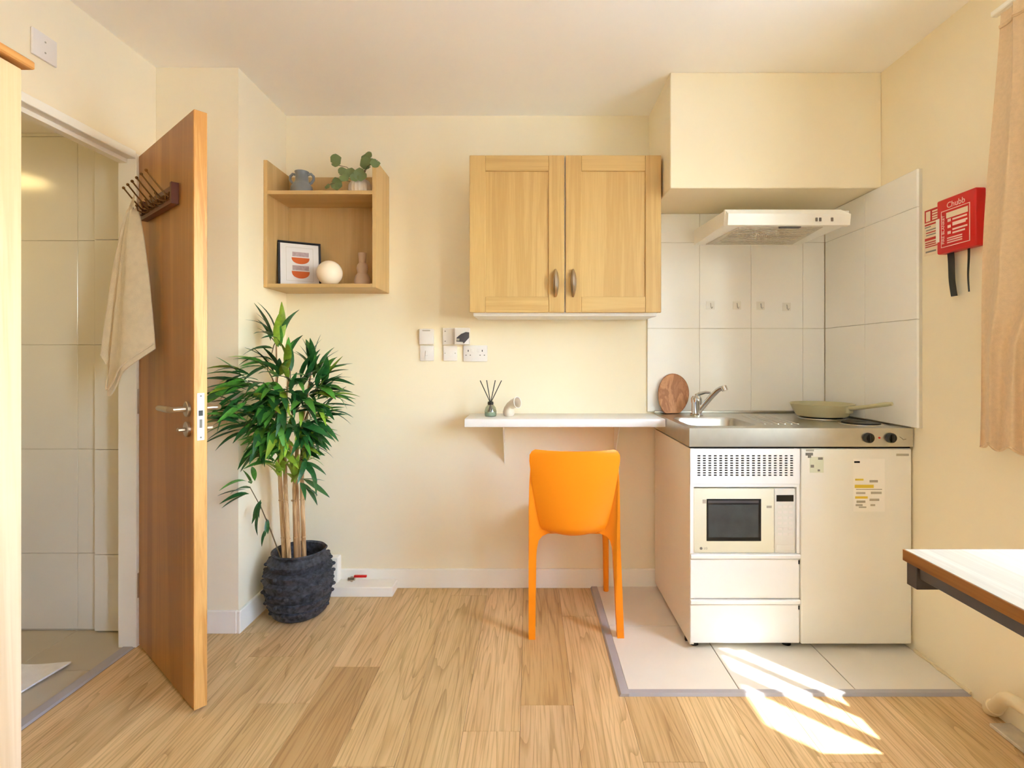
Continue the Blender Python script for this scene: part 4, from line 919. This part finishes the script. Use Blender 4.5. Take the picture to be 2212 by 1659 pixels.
for s in (-1, 1):
    outer = [(0.196, 0.0), (0.1945, 0.20), (0.192, 0.40), (0.190, 0.55), (0.186, 0.66), (0.180, 0.73)]
    inner = [(0.172, 0.73), (0.166, 0.67), (0.155, 0.58), (0.140, 0.49), (0.120, 0.452), (0.100, 0.440), (0.112, 0.434), (0.134, 0.424), (0.150, 0.405), (0.157, 0.375), (0.160, 0.34), (0.165, 0.15), (0.168, 0.0)]
    off = -0.008 if s < 0 else -0.008
    bm = NB(); ny = 2; pts = outer+inner
    def yy(z): return (back_y(max(z, 0.44))+0.018) if z > 0.44 else (-0.187-0.030*(1-z/0.44))
    fr_, bk_ = [], []
    for (x, z) in pts:
        zz = z+(0.0095 if (s > 0 and z == 0.0) else (0.0005 if z == 0 else 0)); xs_ = s*x+off*(min(z, 0.73)/0.73)+ (0.006 if s > 0 else 0.0)*(1-min(z, 0.73)/0.73)
        fr_.append(bm.verts.new((xs_, yy(z)-0.018, zz))); bk_.append(bm.verts.new((xs_, yy(z)+0.014, zz)))
    n_ = len(pts); bm.faces.new(fr_); bm.faces.new(bk_[::-1])
    for i in range(n_): bm.faces.new((fr_[i], bk_[i], bk_[(i+1) % n_], fr_[(i+1) % n_]))
    bmesh.ops.bevel(bm, geom=[e for e in bm.edges if len(e.link_faces) == 2 and e.calc_face_angle(0) > 1.0], offset=0.004, segments=2, affect='EDGES')
    obj('leg', bm, ORANGE, ch, True, 40)
    z0 = 0.0095 if s > 0 else 0.0005
    bm = NB(); tube(bm, [(s*0.185, 0.222, z0), (s*0.182, 0.214, 0.25), (s*0.176, 0.200, 0.432)], [0.013, 0.0155, 0.018], 12)
    obj('leg', bm, ORANGE, ch)
bm = NB(); box(bm, -0.190, 0.182, -0.200, 0.228, 0.430, 0.452, 0.010, 3)
obj('seat', bm, ORANGE, ch)

# ------------------------------------------------------------------ tall potted bamboo
PX, PY = -1.058, 2.455
pl = thing('tall_potted_bamboo', 'tall leafy bamboo plant in a charcoal studded pot in the corner', 'plant', (PX, PY, 0.0005))
prof = [(0.086, 0.0), (0.105, 0.006)]
for k in range(6):
    zc = 0.03+k*0.041; env = [0.126, 0.139, 0.147, 0.149, 0.145, 0.134][k]
    prof += [(env-0.008, zc-0.012), (env-0.002, zc+0.004), (env+0.004, zc+0.018), (env-0.006, zc+0.0235)]
prof += [(0.118, 0.268), (0.112, 0.277), (0.117, 0.288), (0.121, 0.293), (0.116, 0.298), (0.106, 0.292), (0.104, 0.27), (0.108, 0.20)]
pot = obj('pot', lathe(NB(), prof, 56, mod=lambda a, z: 1+0.012*math.sin(3*a+20*z)+0.006*math.sin(11*a-31*z)), POT, pl)
stud = NB(); bmesh.ops.create_uvsphere(stud, u_segments=8, v_segments=6, radius=0.0105); stud_me = mesh('stud', stud, POT)
for k in range(6):
    zc = 0.046+k*0.041; env = [0.126, 0.139, 0.147, 0.149, 0.145, 0.134][k]
    for q in range(11):
        a = 2*PI*(q+0.5*(k % 2))/11+0.1*k
        inst('stud', stud_me, pot, (env*1.02*math.cos(a), env*1.02*math.sin(a), zc), (0, 0, a), (1.0, 1, 0.8))
obj('soil', lathe(NB(), [(0.106, 0.19), (0.106, 0.205), (0.002, 0.212)], 28), SOIL, pl)
# canes: list of polylines, local coordinates
CANES = [[(-0.051, -0.03, 0.20), (-0.072, -0.03, 0.58), (-0.080, -0.03, 0.80), (-0.085, -0.04, 1.10), (-0.082, -0.05, 1.36)],
         [(-0.024, -0.045, 0.20), (-0.040, -0.05, 0.58), (-0.045, -0.05, 0.80), (-0.03, -0.06, 1.08), (-0.012, -0.07, 1.22)],
         [(0.001, -0.030, 0.20), (-0.009, -0.03, 0.58), (-0.004, -0.01, 0.80), (0.03, 0.01, 1.05), (0.055, 0.0, 1.20)],
         [(0.033, -0.020, 0.20), (0.022, -0.02, 0.58), (0.020, -0.02, 0.75), (0.05, -0.03, 0.98), (0.10, -0.04, 1.12)],
         [(-0.012, 0.030, 0.20), (-0.026, 0.03, 0.58), (-0.05, 0.02, 0.80), (-0.11, -0.03, 1.02), (-0.15, -0.10, 1.14)]]
CANES = [[(x, y, 0.60+(z-0.60)*0.86 if z > 0.6 else z) for (x, y, z) in c] for c in CANES]
for k, c in enumerate(CANES):
    cn = obj('cane', tube(NB(), c, [0.0105, 0.0095, 0.008, 0.005, 0.003], 9), CANE, pl)
    for z in (0.36, 0.53, 0.70):
        if k < 4:
            i = 0 if z < 0.5 else 1; a, b = Vector(c[i]), Vector(c[i+1]); p = a.lerp(b, (z-a.z)/(b.z-a.z))
            obj('node_ring', tube(NB(), [(p.x, p.y, p.z-0.003), (p.x, p.y, p.z), (p.x, p.y, p.z+0.003)], [0.0098, 0.0118, 0.0098], 9), CANE, cn)
def leaf_mesh(droop, m):
    bm = NB(); N = 7; rows = []
    for i in range(N+1):
        t = i/N; wdt = 0.094*(math.sin(PI*min(1, t**0.8)))**0.8 if 0 < i < N else 0.006
        y = t-0.12*droop*t*t; z = -0.42*droop*t*t
        rows.append([bm.verts.new((-wdt, y, z+0.30*wdt)), bm.verts.new((0, y, z)), bm.verts.new((wdt, y, z+0.30*wdt))])
    for a, b in zip(rows, rows[1:]):
        for i in range(2): bm.faces.new((a[i], a[i+1], b[i+1], b[i]))
    return mesh('leaf', bm, m, True, 80)
LM = {(d, k): leaf_mesh(d, m) for d in (0.3, 0.8, 1.3) for k, m in enumerate((LEAF_D, LEAF_M, LEAF_B))}
rng = random.Random(11)
def leaf_ok(p, d, L):
    for t in (0.4, 0.7, 1.0):
        q = p+d*L*t+Vector((0, 0, -0.25*L*t*t)); X, Y = q.x+PX, q.y+PY
        if Y > YB-0.03: return False
        if X < XA+0.05 and Y > YS-0.03: return False
        if X < -1.36: return False
    return True
nleaf = [0]; EXTRA = []
def add_leaf(p, d, L, kind, droop, extra=False):
    d = d.normalized()
    if not leaf_ok(p, d, L): return
    rot = d.to_track_quat('Y', 'Z').to_euler()
    e = (d.to_track_quat('Y', 'Z').to_matrix() @ Matrix.Rotation(rng.uniform(-0.6, 0.6), 3, 'Y')).to_euler()
    sc_ = (L*rng.uniform(0.85, 1.2), L, L); nleaf[0] += 1
    if extra: EXTRA.append((droop, kind, Matrix.LocRotScale(p, Euler(e), sc_)))
    else: inst('leaf', LM[(droop, kind)], pl, p, e, sc_)
def cluster(tip, az, el, n, kind=None, L0=0.150, extra=False):
    """a twig end with a fan of lance leaves: az in the floor plane (0 = +X, -90 = towards camera)"""
    base = Vector(tip)
    n0 = nleaf[0]; tries = 0
    while nleaf[0]-n0 < n and tries < n*7:
        tries += 1
        a = math.radians(az+rng.uniform(-55, 55)); e = math.radians(el+rng.uniform(-32, 34))
        d = Vector((math.cos(a)*math.cos(e), math.sin(a)*math.cos(e), math.sin(e)))
        k = kind if kind is not None else rng.choices((0, 1, 2), (0.48, 0.40, 0.12))[0]
        add_leaf(base+Vector((rng.uniform(-.015, .015), rng.uniform(-.015, .015), rng.uniform(-.03, .03))), d, L0*rng.uniform(0.75, 1.25), k, rng.choice((0.3, 0.8, 0.8, 1.3)), extra)
def twig(c, i, tip):
    a = Vector(CANES[c][i]); obj('twig', tube(NB(), [a, a.lerp(Vector(tip), 0.5)+Vector((0, 0, 0.012)), tip], [0.003, 0.0024, 0.0016], 6), STEMG, pl)
TW = [  # (cane, joint, tip, azimuth, elevation, leaves, kind)
 (0, 4, (-0.085, -0.06, 1.365), -150, 35, 8, None), (0, 4, (-0.065, -0.05, 1.345), -60, 60, 5, None), (0, 4, (-0.095, -0.07, 1.285), -160, 5, 6, None),
 (0, 3, (-0.100, -0.10, 1.215), -150, 10, 7, None), (0, 3, (-0.055, -0.09, 1.19), -70, 30, 7, None), (0, 3, (-0.13, -0.20, 1.16), -150, 0, 8, None),
 (4, 4, (-0.13, -0.22, 1.145), -165, 5, 9, None), (4, 4, (-0.13, -0.24, 1.08), -170, -10, 8, None), (4, 3, (-0.14, -0.25, 1.005), -168, 0, 9, None),
 (4, 3, (-0.13, -0.24, 0.94), -165, -12, 8, None), (4, 2, (-0.11, -0.14, 0.92), -120, 0, 7, 0), (4, 3, (-0.09, -0.12, 1.03), -90, 10, 8, None),
 (1, 4, (-0.01, -0.09, 1.22), -40, 45, 8, None), (1, 4, (0.00, -0.09, 1.16), -60, 20, 7, None), (1, 3, (-0.03, -0.13, 1.08), -95, 5, 8, None), (1, 3, (-0.05, -0.14, 0.99), -110, -5, 8, 1),
 (2, 4, (0.060, -0.01, 1.21), 5, 65, 8, 0), (2, 4, (0.085, -0.03, 1.18), -20, 35, 9, None), (2, 3, (0.06, -0.05, 1.10), -30, 15, 8, 0), (2, 3, (0.02, -0.08, 1.02), -70, 10, 8, 0),
 (3, 4, (0.120, -0.05, 1.135), -15, 25, 9, None), (3, 4, (0.135, -0.06, 1.07), -20, 10, 9, None), (3, 3, (0.12, -0.05, 1.00), -15, 5, 9, 0), (3, 3, (0.08, -0.06, 0.95), -25, -8, 8, None),
 (3, 3, (0.05, -0.08, 0.90), -60, 0, 7, 0), (3, 2, (0.035, -0.08, 0.83), -40, 30, 6, 2), (0, 2, (-0.075, -0.07, 0.85), -120, 20, 6, 1), (1, 2, (-0.045, -0.10, 0.80), -100, 50, 6, 2),
 (1, 2, (-0.02, -0.10, 0.86), -80, 40, 6, 2), (0, 2, (-0.10, -0.09, 0.88), -140, 0, 6, 1), (3, 2, (0.04, -0.05, 0.74), -30, -25, 4, 0), (4, 2, (-0.06, -0.12, 0.95), -90, 20, 7, 1)]
def zsq(z): return 0.60+(z-0.60)*0.86 if z > 0.6 else z
for (c, i, tip, az, el, n, kd) in TW:
    tip = (tip[0], tip[1], zsq(tip[2]))
    twig(c, i, tip); cluster(tip, az, el+14, n, kd)
tw2 = [(-0.055, -0.04, 0.24), (-0.09, -0.08, 0.40), (-0.115, -0.12, 0.52), (-0.15, -0.15, 0.62)]
obj('twig', tube(NB(), tw2, [0.003, 0.0026, 0.002, 0.0016], 6), STEMG, pl)
cluster((-0.150, -0.155, 0.60), -160, -12, 6, 0, 0.115); cluster((-0.120, -0.125, 0.53), -150, -30, 5, 0, 0.085); cluster((-0.145, -0.15, 0.635), -120, 40, 4, 1, 0.10); cluster((-0.10, -0.09, 0.45), -100, -40, 3, 0, 0.07)

for (tip, az, el, n, kd) in (((-0.06, -0.12, 1.12), -100, 10, 9, None), ((0.0, -0.12, 1.10), -80, 20, 9, None), ((0.05, -0.10, 1.04), -50, 5, 9, None), ((-0.02, -0.13, 1.03), -90, 0, 9, 0),
    ((-0.08, -0.16, 1.05), -110, -5, 9, None), ((-0.05, -0.14, 0.94), -100, -10, 9, 1), ((0.02, -0.11, 0.95), -70, -5, 9, 0), ((0.09, -0.07, 1.06), -20, 0, 9, None), ((0.06, -0.05, 0.92), -40, -10, 7, 0),
    ((-0.03, -0.11, 0.88), -95, -20, 8, 2), ((-0.09, -0.15, 0.98), -130, 0, 8, None), ((0.03, -0.06, 1.15), -20, 50, 8, 0), ((-0.10, -0.17, 1.13), -140, 15, 8, None), ((0.11, -0.06, 1.10), -10, 30, 7, None), ((-0.02, -0.10, 0.82), -90, 30, 7, 2), ((-0.07, -0.10, 0.86), -130, 10, 6, 1)):
    cluster((tip[0], tip[1], zsq(tip[2])), az, el, n, kd, 0.145, True)
for (tip, az, el, n, kd) in (((-0.05, -0.07, 0.66), -110, 55, 6, 2), ((0.0, -0.06, 0.64), -80, 60, 6, 2), ((0.03, -0.05, 0.70), -40, 45, 6, 2), ((-0.08, -0.08, 0.74), -140, 30, 7, 1), ((0.05, -0.05, 0.78), -30, 20, 7, 0),
    ((-0.02, -0.09, 0.76), -90, 35, 8, 1), ((-0.10, -0.12, 0.80), -130, 0, 7, 0), ((0.07, -0.06, 0.84), -20, 10, 8, 0), ((-0.04, -0.11, 0.82), -100, 20, 8, 1), ((0.03, -0.09, 0.86), -60, 15, 8, None), ((0.02, -0.04, 0.60), -20, -15, 3, 0)):
    cluster(tip, az, el, int(n*1.8), kd, 0.125, True)
bm = NB()
for kd in range(3):
    for (dr_, k2, M4) in EXTRA:
        if k2 != kd: continue
        n0 = len(bm.faces); tmp = LM[(dr_, k2)].copy(); tmp.transform(M4); bm.from_mesh(tmp); bpy.data.meshes.remove(tmp)
        bm.faces.ensure_lookup_table()
        for f_ in bm.faces[n0:]: f_.material_index = kd
fo = obj('inner_foliage', bm, LEAF_D, pl, True, 80); fo.data.materials.append(LEAF_M); fo.data.materials.append(LEAF_B); fo['kind'] = 'stuff'

# ------------------------------------------------------------------ added fill lamp (unseen, behind the camera)
rl = thing('ceiling_fill_lamp', 'unseen round ceiling lamp behind the camera, added as warm fill', 'ceiling light', (-0.15, 0.35, H))
obj('lamp_rim', lathe(NB(), [(0.19, -0.04), (0.20, -0.02), (0.20, -0.001), (0.01, -0.001)], 36), WHITE_PAINT, rl)
obj('diffuser', lathe(NB(), [(0.005, -0.085), (0.10, -0.078), (0.16, -0.058), (0.186, -0.039)], 36), LAMPC, rl)
